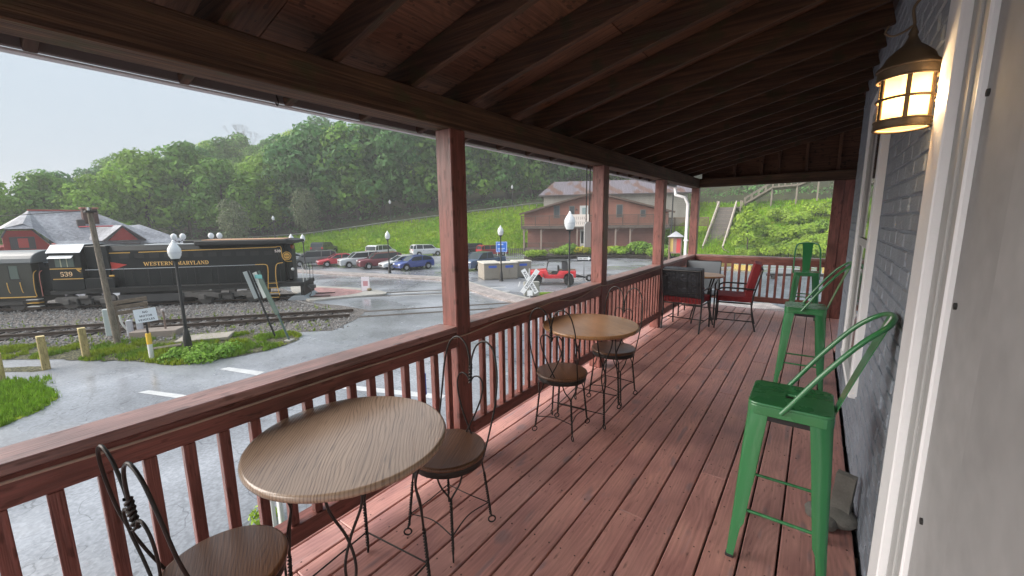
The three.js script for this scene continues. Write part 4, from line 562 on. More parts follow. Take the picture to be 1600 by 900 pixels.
// shrubs
function shrubKind(seed, R, Hh, n, size, tone) { const r = mulberry(seed), L = []; for (let i = 0; i < 9; i++) { const a = i * 2.4, q = R * 0.62 * Math.sqrt((i + 0.3) / 9), s = R * (0.34 + 0.2 * r()); L.push([Math.cos(a) * q, Hh * (0.35 + 0.4 * r() * (1 - q / R)), Math.sin(a) * q, s, s * Hh / R * 0.75]); } return { crown: leaves(L, n, size, seed, GRN[tone], 0.5), stem: uvm(merge([0, 1, 2, 3, 4].map((i) => bar(V(Math.cos(i * 1.3) * 0.08, -0.2, Math.sin(i * 1.3) * 0.08), V(Math.cos(i * 1.3) * R * 0.5, Hh * 0.55, Math.sin(i * 1.3) * R * 0.5), R * 0.03, 5, R * 0.012))), 'y') }; }
const sh = { l: shrubKind(3, 1.7, 1.9, 1500, 0.14, 'lime'), m: shrubKind(8, 1.7, 1.7, 1500, 0.14, 'light'), y: shrubKind(13, 1.2, 1.1, 1100, 0.10, 'yellow'), g: shrubKind(17, 1.5, 1.0, 1300, 0.12, 'lime') };
function shrub(k, p, s, label, group) { const t = thing('shrub', label, 'shrub', [p.x, p.y, p.z], rr(0, 6), group); obj('foliage', sh[k].crown, leafM, t); obj('stem', sh[k].stem, bark, t); t.scale.setScalar(s); return t; }
[[82.9, 64, 1.0, 'l'], [83.2, 62, 0.9, 'm'], [83.6, 67, 1.15, 'l'], [85, 63.5, 1.1, 'l'], [85.6, 68, 1.0, 'l'], [86.6, 62, 1.0, 'm'], [87.2, 66, 1.25, 'l'], [88.4, 63, 1.05, 'l'], [88.8, 67.5, 1.2, 'l'], [90, 64.5, 1.1, 'l'], [86.3, 73, 1.2, 'l'], [88, 71.5, 1.2, 'l'], [90, 74, 1.2, 'l'], [92, 73, 1.3, 'l'], [83.4, 61, 0.9, 'l'], [85.8, 61, 0.95, 'l'], [87.6, 61.2, 1.0, 'l'], [89.5, 61, 1.0, 'l'], [91, 61.5, 1.0, 'l'], [90.6, 69, 1.2, 'm'], [91.6, 63, 1.1, 'l'], [92.2, 67, 1.2, 'l'], [84.4, 71, 0.8, 'l']].sort((p, q) => p[0] - q[0]).forEach(([a, r, s, k], i) => shrub(k, hillP(a, r), s, `${ORD[i]} green shrub from the left on the slope around the stairs`, 'shrubs on the right-hand slope'));
{ const L = [[0, 3.6, 0, 1.0, 0.9], [0.9, 4.3, 0.3, 0.9, 0.75], [-0.8, 4.4, 0, 0.9, 0.8], [0.1, 5.3, -0.2, 0.9, 0.8], [1.3, 3.2, -0.3, 0.75, 0.6], [-1.2, 3.2, 0.4, 0.8, 0.6], [0.4, 2.5, 0.5, 0.7, 0.5], [0.2, 6.0, 0, 0.6, 0.55]]; const t = thing('sapling', 'young broad-leaved tree just right of the wooden stairs', 'tree', [-5.2, -3.0, -60]); obj('crown', leaves(L, 900, 0.2, 77, GRN.lime), leafM, t); obj('trunk', trunkGeo(5.6, 1.4, 0.09, 78), bark, t); }
[['g', -26.4, -43.4, 1.15], ['g', -25.0, -47.2, 1.1], ['m', -24.6, -48.9, 1.0], ['y', -23.0, -49.6, 1.25], ['m', -21.9, -50.6, 0.9], ['y', -20.2, -51.0, 1.15], ['g', -18.9, -51.8, 1.35], ['m', -16.6, -52.8, 1.2], ['y', -14.9, -52.8, 1.0], ['m', -13.0, -50, 1.05], ['m', -11.4, -49.5, 1.0]].forEach(([k, x, z, s], i) => shrub(k, V(x, G0 + 0.35, z), s, `${k === 'y' ? 'yellow-flowered' : 'rounded green'} bush, ${ORD[i]} from left in bed before the building`, 'bushes before the red building'));
struct('planting_bed', uvm(extr(roundPts([[-28, -43], [-26, -42], [-22, -48], [-15, -51], [-10, -48], [-9, -50], [-12, -55], [-18, -55.5], [-26, -51]]).map((p) => [p[0], -p[1]]), 0.4, 0.05).rotateX(-Math.PI / 2).translate(0, G0 + 0.2, 0), 'x'), mat([0.10, 0.075, 0.055], 0.95, { map: mm(T.gravel, 4, 4) }));
{ const t = thing('weed_clump', 'low leafy green weeds around the near lamp post base', 'plant', [-16.45, G0 + 0.04, -4.75]); const L = []; const r = mulberry(4); for (let i = 0; i < 14; i++) L.push([(r() - 0.5) * 2.2, 0.1, (r() - 0.5) * 1.3, 0.3 + 0.15 * r(), 0.2 + 0.1 * r()]); obj('foliage', leaves(L, 2200, 0.06, 6, GRN.light, 0.7), leafM, t); t.rotation.y = 0.7; }
// ================================================================ TRAIN
const lm = { body: mat([0.012, 0.0150, 0.0155], 0.34, { specularIntensity: 0.6, map: mm(T.blot, 2.5, 2.5) }), dark: mat([0.009, 0.010, 0.010], 0.6), under: mat([0.15, 0.14, 0.13], 0.85, { map: mm(T.blot, 1, 1) }), tank: mat([0.035, 0.036, 0.038], 0.6, { map: mm(T.blot, 1, 1) }), gold: mat([0.62, 0.36, 0.07], 0.5), silver: mat([0.34, 0.37, 0.40], 0.35, { metalness: 0.3 }), tan: mat([0.42, 0.24, 0.14], 0.7), red: mat([0.5, 0.045, 0.03], 0.5), olive: mat([0.040, 0.043, 0.032], 0.45, { map: mm(T.blot, 2.5, 2.5) }), white: mat([0.6, 0.6, 0.58], 0.5), glass: mat([0.10, 0.13, 0.11], 0.08) };
function decal(name, w, h, x, y, z, draw, parent, px = 256, turn = 0) { const t = canvasTex(Math.round(px * w / h), px, draw); const m = mat([1, 1, 1], 0.5, { map: t, alphaTest: 0.5 }); const o = obj(name, clean(new THREE.PlaneGeometry(w, h)), m, parent); o.position.set(x, y, z); o.rotation.y = turn; return o; }
const goldCss = '#d2a04a';
const LT = 0.8091;
{
  const t = thing('locomotive', 'black diesel locomotive with gold lettering and number 539', 'locomotive', [LO.x, G0, LO.z], LT);
  const hz = -0.55, cz = -1.25;
  obj('frame', [bx(0.2, 13.7, 0.94, 1.18, -2.35, -0.12, 0.02)], lm.dark, t);
  obj('walkway', [bx(2.05, 12.9, 1.18, 1.24, -2.46, -0.04, 0.01)], lm.dark, t);
  const hp = (z0, w) => [[-w, 1.24], [w, 1.24], [w, 3.42], [w - 0.16, 3.70], [-w + 0.16, 3.70], [-w, 3.42]];
  const hood = obj('hood', uvm(extr(hp(0, 0.7), 9.9, 0.02).rotateY(Math.PI / 2).translate(7.55, 0, cz), 'x'), lm.body, t);
  for (let k = 0; k < 12; k++) obj('hood_door', bx(3.6 + k * 0.72, 3.6 + k * 0.72 + 0.66, 1.35, 2.28, hz - 0.02, hz + 0.016, 0.006), lm.body, hood);
  for (let k = 0; k < 11; k++) obj('hood_louvre', bx(3.7 + k * 0.8, 3.7 + k * 0.8 + 0.5, 2.95, 3.22, hz - 0.02, hz + 0.012, 0.006), lm.dark, hood);
  obj('stripe', [beam(V(3.0, 3.28, hz + 0.008), V(4.3, 3.29, hz + 0.008), 0.05, 0.012)], lm.gold, hood); obj('stripe', [beam(V(4.75, 3.30, hz + 0.008), V(12.45, 3.44, hz + 0.008), 0.05, 0.012)], lm.gold, hood);
  obj('radiator_roof', uvm(bx(7.9, 13.35, 3.62, 3.93, -2.2, -0.3, 0.06), 'x'), lm.dark, t); obj('radiator_grille', uvm(bx(8.3, 12.9, 3.931, 3.97, -2.05, -0.42, 0.01), 'x'), lm.tan, t); obj('roof_end', extr([[0, 3.6], [0.55, 3.72], [0.5, 3.86], [0, 3.96]], 1.9, 0.02).translate(13.1, 0, cz), lm.dark, t);
  obj('exhaust_cover', bx(5.0, 7.7, 3.701, 3.76, -1.75, -0.72, 0.02), lm.silver, t); obj('exhaust_stack', bx(7.0, 7.8, 3.76, 3.93, -1.6, -0.9, 0.03), lm.dark, t);
  // cab
  const cabP = [[-1.15, 1.2], [1.15, 1.2], [1.15, 3.36], [0.72, 3.80], [-0.72, 3.80], [-1.15, 3.36]];
  const cab = obj('cab', uvm(extr(cabP, 1.62, 0.02).rotateY(Math.PI / 2).translate(1.2, 0, cz), 'x'), lm.body, t);
  obj('cab_roof', [between(cbox(1.72, 0.62, 0.03, 0.01), V(1.2, 3.36, -0.07), V(1.2, 3.84, -0.52)), bx(0.34, 2.06, 3.81, 3.84, -1.97, -0.53, 0.01)], lm.silver, cab);
  const wn = obj('cab_window', bx(0.72, 1.66, 2.56, 3.10, -0.11, -0.088, 0.008), lm.glass, cab); obj('window_post', bx(0.98, 1.04, 2.56, 3.10, -0.10, -0.08), mat([0.35, 0.36, 0.25], 0.6), wn); obj('window_post', bx(1.3, 1.35, 2.56, 3.10, -0.10, -0.08), mat([0.35, 0.36, 0.25], 0.6), wn);
  obj('sun_visor', between(cbox(1.2, 0.3, 0.02, 0.005), V(1.1, 3.1, 0.06), V(1.1, 3.22, -0.1)), lm.silver, cab); obj('stripe', bx(0.42, 2.0, 2.44, 2.49, -0.1, -0.085), lm.gold, cab); obj('stripe', bx(0.5, 2.0, 1.84, 1.89, -0.1, -0.085), lm.gold, cab);
  decal('cab_number', 0.92, 0.38, 1.2, 2.16, -0.082, (g, w, h) => { g.clearRect(0, 0, w, h); g.fillStyle = '#e8c79a'; g.font = `bold ${h * 0.98}px serif`; g.textAlign = 'center'; g.textBaseline = 'middle'; g.fillText('539', w / 2, h * 0.54, w * 0.98); }, cab);
  obj('corner_flash', extr([[1.72, 2.42], [1.98, 2.42], [1.98, 2.38], [1.84, 2.34], [1.97, 2.28], [1.86, 2.26], [1.95, 2.18]], 0.01).translate(0, 0, -0.086), lm.gold, cab);
  obj('number_board', bx(1.98, 2.3, 2.95, 3.1, -0.55, -0.5, 0.01), lm.white, t);
  obj('electrical_cabinet', bx(2.02, 3.2, 1.24, 3.74, -2.1, -0.42, 0.04), lm.body, t); obj('walkway_box', [bx(2.03, 3.55, 1.24, 1.85, -0.40, -0.1, 0.03)], lm.body, t);
  obj('nose', uvm(extr([[-0.75, 1.2], [0.75, 1.2], [0.75, 2.55], [0.55, 2.78], [-0.55, 2.78], [-0.75, 2.55]], 0.85, 0.03).rotateY(Math.PI / 2).translate(0.02, 0, cz), 'x'), lm.body, t); obj('nose_top', bx(-0.38, 0.36, 2.79, 2.83, -1.75, -0.75, 0.01), lm.silver, t);
  obj('fireball_emblem', extr([[3.0, 2.78], [3.25, 2.72], [3.95, 2.57], [3.75, 2.5], [3.2, 2.28], [3.05, 2.2], [3.12, 2.5]], 0.012).translate(0.1, 0, hz + 0.012), lm.red, hood); obj('lamp_mark', bx(3.35, 3.6, 1.93, 2.02, -0.12, -0.05, 0.01), lm.gold, t);
  decal('lettering', 3.62, 0.34, 6.72, 2.60, hz + 0.02, (g, w, h) => { g.clearRect(0, 0, w, h); g.fillStyle = '#dcb065'; g.font = `bold ${h * 0.92}px serif`; g.textBaseline = 'middle'; g.textAlign = 'left'; const W1 = w * 0.44; g.fillText('WESTERN', 2, h * 0.54, W1); g.fillText('MARYLAND', w * 0.50, h * 0.54, w * 0.49); }, hood, 128);
  obj('handrail', [tube([[2.2, 2.36, -0.06], [7, 2.37, -0.06], [11.9, 2.40, -0.06]], 0.018, 30, 6)], lm.silver, t);
  for (let k = 0; k < 8; k++) obj('stanchion', cyl(0.016, 0.016, 1.14, 6, 2.9 + k * 1.25, 1.24, -0.06), lm.dark, t);
  obj('step_rail', [tube([[11.3, 2.41, -0.05], [11.85, 2.40, -0.05], [11.98, 2.34, -0.03], [11.95, 1.3, -0.02], [11.9, 0.75, -0.0]], 0.022, 30, 6)], lm.gold, t); obj('step_rail', [tube([[12.9, 2.48, -0.05], [12.62, 2.44, -0.05], [12.52, 2.36, -0.03], [12.42, 1.3, -0.02], [12.55, 0.4, -0.0]], 0.022, 30, 6)], lm.gold, t);
  for (let k = 0; k < 4; k++) { const s = obj('step', bx(11.95, 12.5, 0.28 + k * 0.3, 0.32 + k * 0.3, -0.42, -0.03, 0.005), lm.dark, t); obj('step_edge', bx(11.95, 12.5, 0.29 + k * 0.3, 0.325 + k * 0.3, -0.029, -0.018), lm.gold, s); }
  // rear end
  obj('hood_end', uvm(extr([[-0.7, 1.24], [0.7, 1.24], [0.7, 3.42], [0.55, 3.64], [-0.55, 3.64], [-0.7, 3.42]], 0.3, 0.03).rotateY(Math.PI / 2).translate(12.66, 0, cz), 'x'), lm.body, t); obj('hood_nose', bx(12.8, 13.2, 1.24, 3.6, -1.7, -0.8, 0.12), lm.body, t);
  const em = (g, w, h) => { g.clearRect(0, 0, w, h); g.fillStyle = goldCss; g.beginPath(); g.arc(w / 2, h / 2, w * 0.49, 0, 7); g.fill(); g.fillStyle = '#1a1712'; g.beginPath(); g.arc(w / 2, h / 2, w * 0.40, 0, 7); g.fill(); g.fillStyle = goldCss; g.beginPath(); g.arc(w / 2, h / 2, w * 0.33, 0, 7); g.fill(); g.fillStyle = '#2a2014'; g.font = `bold ${h * 0.26}px serif`; g.textAlign = 'center'; g.textBaseline = 'middle'; g.fillText('WM', w / 2, h * 0.52); };
  decal('round_emblem', 0.56, 0.56, 12.98, 2.86, -0.60, em, t, 256, 0.66); decal('rear_number', 0.5, 0.22, 12.5, 3.2, hz + 0.03, (g, w, h) => { g.clearRect(0, 0, w, h); g.fillStyle = '#efe3dc'; g.font = `bold ${h}px sans-serif`; g.textAlign = 'center'; g.textBaseline = 'middle'; g.fillText('539', w / 2, h * 0.55, w * 0.95); }, t, 128);
  obj('gold_border', [tube([[12.45, 3.46, hz + 0.02], [12.68, 3.46, hz + 0.02], [12.72, 3.36, hz + 0.03], [12.74, 2.8, hz + 0.02], [12.9, 2.52, -0.62], [13.2, 2.5, -0.78]], 0.022, 40, 5)], lm.gold, t); obj('headlight', [clean(new THREE.CylinderGeometry(0.13, 0.13, 0.16, 16)).rotateZ(Math.PI / 2).translate(13.2, 3.42, -1.0)], mat([0.35, 0.1, 0.06], 0.4), t);
  obj('end_platform', bx(12.5, 14.0, 0.95, 1.2, -2.4, -0.1, 0.02), lm.dark, t); obj('coupler', bx(13.9, 14.35, 0.62, 0.86, -1.4, -1.1, 0.04), lm.under, t); obj('end_sheet', bx(13.75, 13.95, 0.3, 1.0, -2.35, -0.15, 0.03), lm.dark, t);
  obj('plow', extr([[12.9, 0.05], [14.2, 0.0], [14.2, 0.1], [13.9, 0.34], [13.2, 0.3]], 2.3, 0.01).translate(0, 0, cz), lm.silver, t); for (const z of [-0.2, -0.9, -1.6, -2.3]) obj('end_rail', [tube([[13.95, 1.2, z], [13.97, 1.9, z], [13.93, 2.3, z]], 0.02, 10, 6)], z > -1 ? lm.white : lm.dark, t); obj('end_rail', [bar(V(13.93, 2.3, -0.2), V(13.93, 2.3, -2.3), 0.02, 6)], lm.dark, t);
  obj('air_hose', [tube([[13.9, 0.9, -0.8], [14.15, 0.7, -0.8], [14.2, 0.4, -0.75], [14.1, 0.2, -0.7]], 0.03, 16, 6)], lm.under, t); obj('marker_lamp', clean(new THREE.SphereGeometry(0.1, 12, 8)).translate(13.25, 2.0, -0.62), lm.white, t);
  // tank and trucks
  obj('fuel_tank', extr([[-1.16, 0.75], [-1.18, 0.3], [-0.75, 0.12], [0.75, 0.12], [1.18, 0.3], [1.16, 0.75]], 3.5, 0.03).rotateY(Math.PI / 2).translate(5.35, 0.05, cz), lm.tank, t);
  const wheel = merge([clean(new THREE.CylinderGeometry(0.42, 0.42, 0.13, 24)).rotateX(Math.PI / 2), clean(new THREE.CylinderGeometry(0.47, 0.47, 0.03, 24)).rotateX(Math.PI / 2).translate(0, 0, -0.07)]);
  for (const [x0, n, gap] of [[0.95, 2, 1.9], [8.1, 2, 2.7]]) { const tr = obj('truck_frame', extr([[x0 - 0.6, 0.55], [x0 - 0.55, 0.78], [x0 + 0.5, 0.80], [x0 + gap / 2, 0.62], [x0 + gap - 0.5, 0.80], [x0 + gap + 0.55, 0.78], [x0 + gap + 0.6, 0.55], [x0 + gap + 0.3, 0.42], [x0 + gap - 0.4, 0.5], [x0 + gap / 2, 0.28], [x0 + 0.4, 0.5], [x0 - 0.3, 0.42]], 0.16, 0.02).translate(0, 0, -0.20), lm.under, t);
    for (let k = 0; k < n; k++) for (const z of [-0.42, -2.0]) { const w = obj('wheel', wheel, lm.under, tr); w.position.set(x0 + k * gap, 0.45, z); } for (let k = 0; k < n; k++) obj('journal_box', bx(x0 + k * gap - 0.17, x0 + k * gap + 0.17, 0.34, 0.66, -0.13, 0.0, 0.03), lm.under, tr); for (const q of [-0.35, 0.35]) obj('spring', cyl(0.09, 0.09, 0.36, 10, x0 + gap / 2 + q, 0.3, -0.07), lm.dark, tr); obj('brake_cylinder', [clean(new THREE.CylinderGeometry(0.12, 0.12, 0.45, 12)).rotateZ(Math.PI / 2).translate(x0 + gap / 2, 0.74, -0.08)], lm.under, tr); }
  obj('brake_pipe', [tube([[6.9, 0.9, -0.2], [8, 0.86, -0.15], [10, 0.9, -0.2], [11.8, 0.85, -0.18]], 0.03, 24, 6)], lm.under, t); for (const x of [7.0, 9.4, 11.3]) obj('equipment_box', bx(x, x + 0.55, 0.5, 0.85, -0.4, -0.14, 0.02), lm.under, t);
}
{
  const t = thing('passenger_coach', 'dark olive passenger coach coupled left of the locomotive', 'railway coach', [LO.x, G0, LO.z], LT);
  const prof = [[-1.15, 0.82], [1.15, 0.82], [1.18, 2.85]]; for (let k = 0; k <= 10; k++) { const a = k * Math.PI / 10; prof.push([1.18 * Math.cos(a), 2.86 + 0.72 * Math.sin(a)]); } prof.push([-1.18, 2.85]);
  obj('body', uvm(extr(prof.filter((p) => p[1] < 2.9).concat([]), 10.6, 0.02).rotateY(Math.PI / 2).translate(-5.75, 0, -1.25), 'x'), lm.olive, t);
  const rp = [[1.2, 2.84]]; for (let k = 0; k <= 12; k++) { const a = k * Math.PI / 12; rp.push([1.24 * Math.cos(a), 2.88 + 0.66 * Math.pow(Math.sin(a), 0.8)]); } rp.push([-1.2, 2.84]); obj('roof', uvm(extr(rp, 10.8, 0.05).rotateY(Math.PI / 2).translate(-5.75, 0, -1.25), 'x'), mat([0.15, 0.16, 0.165], 0.4), t);
  for (const x of [-1.55, -3.1, -4.6, -6.1, -7.6]) { const w = obj('window', bx(x, x + (x > -2 ? 0.42 : 0.9), 1.95, 2.7, -0.085, -0.068, 0.006), lm.glass, t); obj('frame', [bx(x - 0.04, x, 1.92, 2.73, -0.09, -0.06), bx(x - 0.04, x + 0.5, 1.9, 1.95, -0.09, -0.06)], lm.dark, w); }
  obj('stripe', bx(-11, -0.5, 0.86, 0.92, -0.1, -0.082), lm.gold, t); for (const x of [-1.75, -1.12]) obj('grab_iron', [tube([[x, 1.75, -0.06], [x + 0.03, 1.7, -0.02], [x + 0.08, 1.2, -0.02], [x + 0.08, 1.15, -0.06]], 0.02, 14, 5)], lm.gold, t);
  obj('vestibule', bx(-0.44, -0.1, 0.9, 2.8, -2.0, -0.5, 0.03), lm.dark, t); for (const s of [0, 1]) obj('vestibule_rail', [tube([[-0.34 + s * 0.28, 2.4, -0.2], [-0.4 + s * 0.28, 2.3, -0.12], [-0.5 + s * 0.34, 1.3, -0.1], [-0.46 + s * 0.3, 0.9, -0.1]], 0.022, 16, 5)], s ? mat([0.4, 0.15, 0.12], 0.5) : lm.gold, t);
  for (let k = 0; k < 3; k++) obj('step', bx(-1.0, -0.4, 0.3 + k * 0.2, 0.34 + k * 0.2, -0.4, -0.05), k % 2 ? lm.gold : lm.white, t); obj('underframe', bx(-10.8, -0.6, 0.5, 0.82, -2.1, -0.4, 0.03), lm.under, t); for (const x of [-1.9, -3.4]) for (const z of [-0.62, -1.9]) obj('wheel', clean(new THREE.CylinderGeometry(0.42, 0.42, 0.13, 24)).rotateX(Math.PI / 2).translate(x, 0.45, z), lm.under, t); obj('truck_frame', bx(-3.9, -1.4, 0.38, 0.62, -0.5, -0.36, 0.04), lm.under, t);
}
// ================================================================ VEHICLES
const vm = { tyre: mat([0.02, 0.02, 0.02], 0.85), rim: mat([0.5, 0.51, 0.52], 0.35, { metalness: 0.7 }), glass: mat([0.035, 0.045, 0.05], 0.07), lamp: mat([0.75, 0.76, 0.76], 0.15), tail: mat([0.45, 0.02, 0.02], 0.25), trim: mat([0.03, 0.03, 0.03], 0.6) };
const paint = (r, g, b) => mat([r, g, b], 0.3, { clearcoat: 0.8, clearcoatRoughness: 0.06 });
const wheelG = lathe([[0.19, -0.1], [0.30, -0.1], [0.33, -0.07], [0.335, 0], [0.33, 0.07], [0.30, 0.1], [0.19, 0.1]], 20).rotateX(Math.PI / 2), rimG = merge([clean(new THREE.CylinderGeometry(0.2, 0.2, 0.15, 16)).rotateX(Math.PI / 2), ...[0, 1, 2, 3, 4].map((k) => box(0.05, 0.17, 0.19, 0, 0.1, 0).rotateZ(k * 1.2566))]);
const CAR = { // side profiles, front towards +x: [body outline top, cabin outline], wheelbase, width
  hatch: { L: 4.0, wb: 2.5, w: 1.7, body: [[2.0, 0.45], [1.98, 0.66], [1.75, 0.82], [1.0, 0.95], [-1.95, 0.98], [-2.0, 0.6]], cab: [[1.02, 0.94], [0.30, 1.40], [-0.9, 1.46], [-1.6, 1.28], [-1.9, 0.97]] },
  sedan: { L: 4.6, wb: 2.7, w: 1.75, body: [[2.3, 0.42], [2.28, 0.62], [2.0, 0.76], [1.05, 0.92], [-1.6, 0.98], [-2.25, 0.94], [-2.3, 0.55]], cab: [[1.08, 0.91], [0.25, 1.36], [-0.85, 1.40], [-1.75, 0.98]] },
  van: { L: 4.9, wb: 3.0, w: 1.9, body: [[2.45, 0.42], [2.42, 0.75], [2.1, 0.95], [1.5, 1.06], [-2.4, 1.08], [-2.45, 0.6]], cab: [[1.55, 1.05], [0.65, 1.68], [-2.0, 1.74], [-2.34, 1.6], [-2.42, 1.07]] },
  suv: { L: 4.6, wb: 2.75, w: 1.85, body: [[2.3, 0.5], [2.28, 0.85], [2.05, 1.0], [1.15, 1.08], [-2.25, 1.1], [-2.3, 0.65]], cab: [[1.2, 1.07], [0.55, 1.62], [-1.7, 1.70], [-2.1, 1.55], [-2.22, 1.09]] },
  pickup: { L: 5.4, wb: 3.3, w: 1.9, body: [[2.7, 0.55], [2.68, 0.9], [2.45, 1.05], [1.5, 1.12], [-2.65, 1.12], [-2.7, 0.65]], cab: [[1.52, 1.11], [0.85, 1.72], [-0.55, 1.76], [-0.85, 1.11]] } };
function car(name, label, category, kind, x, z, turn, pm, scale = 1) {
  const c = CAR[kind], t = thing(name, label, category, [x, G0, z], turn, 'cars parked across the street'), hw = c.wb / 2; t.scale.setScalar(scale);
  const arch = (cx) => { const p = []; for (let i = 0; i <= 8; i++) { const a = Math.PI - i * Math.PI / 8; p.push([cx + 0.40 * Math.cos(a), 0.34 + 0.40 * Math.sin(a)]); } return p; };
  const low = [[-c.L / 2 + 0.06, 0.3], ...arch(-hw).map((p) => [p[0], Math.max(p[1], 0.24)]), ...arch(hw).map((p) => [p[0], Math.max(p[1], 0.24)]), [c.L / 2 - 0.08, 0.3]];
  obj('body', clean(toCreasedNormals(extr([...low, ...c.body], c.w, 0.07), 0.7)), pm, t);
  const cw = c.w * 0.86; obj('cabin_glass', extr(c.cab, cw, 0.05), vm.glass, t);
  const rt = c.cab.slice(1, -1), top = rt.map((p) => [p[0], p[1] + 0.015]); const bot = rt.slice().reverse().map((p) => [p[0], p[1] - 0.05]); obj('roof', extr([...top, ...bot], cw - 0.02, 0.02), pm, t);
  const n = c.cab.length; const pil = (a, b, w = 0.07) => { for (const s of [-1, 1]) obj('pillar', beam(V(a[0], a[1], s * (cw / 2 - 0.015)), V(b[0], b[1], s * (cw / 2 - 0.015)), w, 0.04, 0.005), pm, t); };
  pil(c.cab[0], c.cab[1]); pil(c.cab[n - 1], c.cab[n - 2], 0.12); const mx = (c.cab[1][0] + c.cab[n - 2][0]) / 2; pil([mx + 0.05, 1.0], [mx, c.cab[1][1]], 0.09); if (kind === 'van' || kind === 'suv') pil([mx - 0.95, 1.05], [mx - 0.95, c.cab[1][1] + 0.02], 0.1);
  if (kind === 'pickup') obj('truck_bed', bx(-2.5, -0.95, 1.0, 1.127, -0.72, 0.72, 0.01), vm.trim, t);
  for (const sx of [-1, 1]) for (const s of [-1, 1]) { const w = obj('wheel', wheelG, vm.tyre, t); w.position.set(sx * hw, 0.335, s * (c.w / 2 - 0.12)); obj('rim', rimG, vm.rim, w); }
  for (const s of [-1, 1]) { obj('headlight', cbox(0.22, 0.13, 0.36, 0.03).translate(c.L / 2 - 0.11, c.body[1][1] + 0.0, s * (c.w / 2 - 0.26)), vm.lamp, t); obj('tail_light', cbox(0.1, 0.26, 0.2, 0.02).translate(-c.L / 2 + 0.06, c.body[c.body.length - 2][1] - 0.16, s * (c.w / 2 - 0.17)), vm.tail, t); obj('mirror', cbox(0.1, 0.12, 0.18, 0.03).translate(c.cab[0][0] - 0.25, 1.05, s * (c.w / 2 + 0.03)), pm, t); for (const dx of [0.28, -0.62]) obj('door_handle', cbox(0.16, 0.03, 0.02, 0.006).translate(dx - 0.1, 0.86, s * (c.w / 2 + 0.004)), vm.trim, t); }
  obj('grille', cbox(0.06, 0.16, c.w * 0.5, 0.02).translate(c.L / 2 - 0.02, c.body[1][1] - 0.14, 0), vm.trim, t); obj('licence_plate', cbox(0.02, 0.12, 0.3, 0.004).translate(-c.L / 2 - 0.005, 0.62, 0), lm.white, t); obj('rear_bumper', cbox(0.1, 0.14, c.w * 0.86, 0.03).translate(-c.L / 2 + 0.02, 0.42, 0), vm.trim, t);
  return t;
}
const row = (x, z, th, L) => [x - 1.35 * Math.cos(th) - 0.8 * -Math.sin(th), z - 1.35 * -Math.sin(th) - 0.8 * Math.cos(th)];
for (const [nm, lb, ct, kd, x, z, th, pm] of [
  ['parked_car', 'silver car half hidden beside the locomotive end', 'car', 'sedan', -49.6, -22.9, -1.9, paint(0.42, 0.43, 0.44)],
  ['parked_minivan', 'dark grey minivan parked left of the red car', 'minivan', 'van', -45.2, -24.0, -2.05, paint(0.13, 0.14, 0.14)],
  ['parked_car', 'bright red car parked between grey minivan and silver pickup', 'car', 'sedan', -42.1, -25.2, -1.95, paint(0.52, 0.03, 0.045)],
  ['parked_pickup', 'silver four-door truck parked between two red cars', 'pickup', 'suv', -39.0, -26.0, -1.95, paint(0.55, 0.57, 0.58)],
  ['parked_suv', 'maroon sport utility car parked behind the lamp post', 'suv', 'suv', -36.0, -26.4, -1.95, paint(0.17, 0.018, 0.03)],
  ['parked_car', 'white car parked left of the blue hatchback', 'car', 'sedan', -33.4, -27.3, -1.9, paint(0.62, 0.64, 0.65)],
  ['parked_car', 'blue hatchback at right end of the front row', 'car', 'hatch', -31.35, -27.2, -1.78, paint(0.03, 0.06, 0.26)]]) { const p = row(x, z, th); car(nm, lb, ct, kd, p[0], p[1], th, pm); }
for (const [nm, lb, ct, kd, x, z, th, pm, s] of [
  ['parked_suv', 'dark sport utility car seen from behind at far left', 'suv', 'suv', -61.8, -35.4, 2.2, paint(0.035, 0.035, 0.04), 1.15],
  ['parked_suv', 'white sport utility car seen from behind on the lot', 'suv', 'suv', -43.9, -41.0, 1.15, paint(0.68, 0.69, 0.70), 1],
  ['parked_minivan', 'white minivan roof showing above the silver truck', 'minivan', 'van', -48.6, -36.6, 1.9, paint(0.6, 0.61, 0.62), 1],
  ['parked_suv', 'black off-road car with spare wheel beside the grass slope', 'suv', 'suv', -38.6, -45.6, 1.4, paint(0.02, 0.022, 0.025), 1.05],
  ['parked_car', 'dark red car seen from behind near the blue sign', 'car', 'suv', -35.0, -45.2, 1.2, paint(0.33, 0.02, 0.025), 0.95],
  ['parked_pickup', 'navy blue pickup parked beside the storage cabinets', 'pickup', 'pickup', -26.0, -32.6, -1.62, paint(0.025, 0.055, 0.12), 1.0]]) car(nm, lb, ct, kd, x, z, th, pm, s);
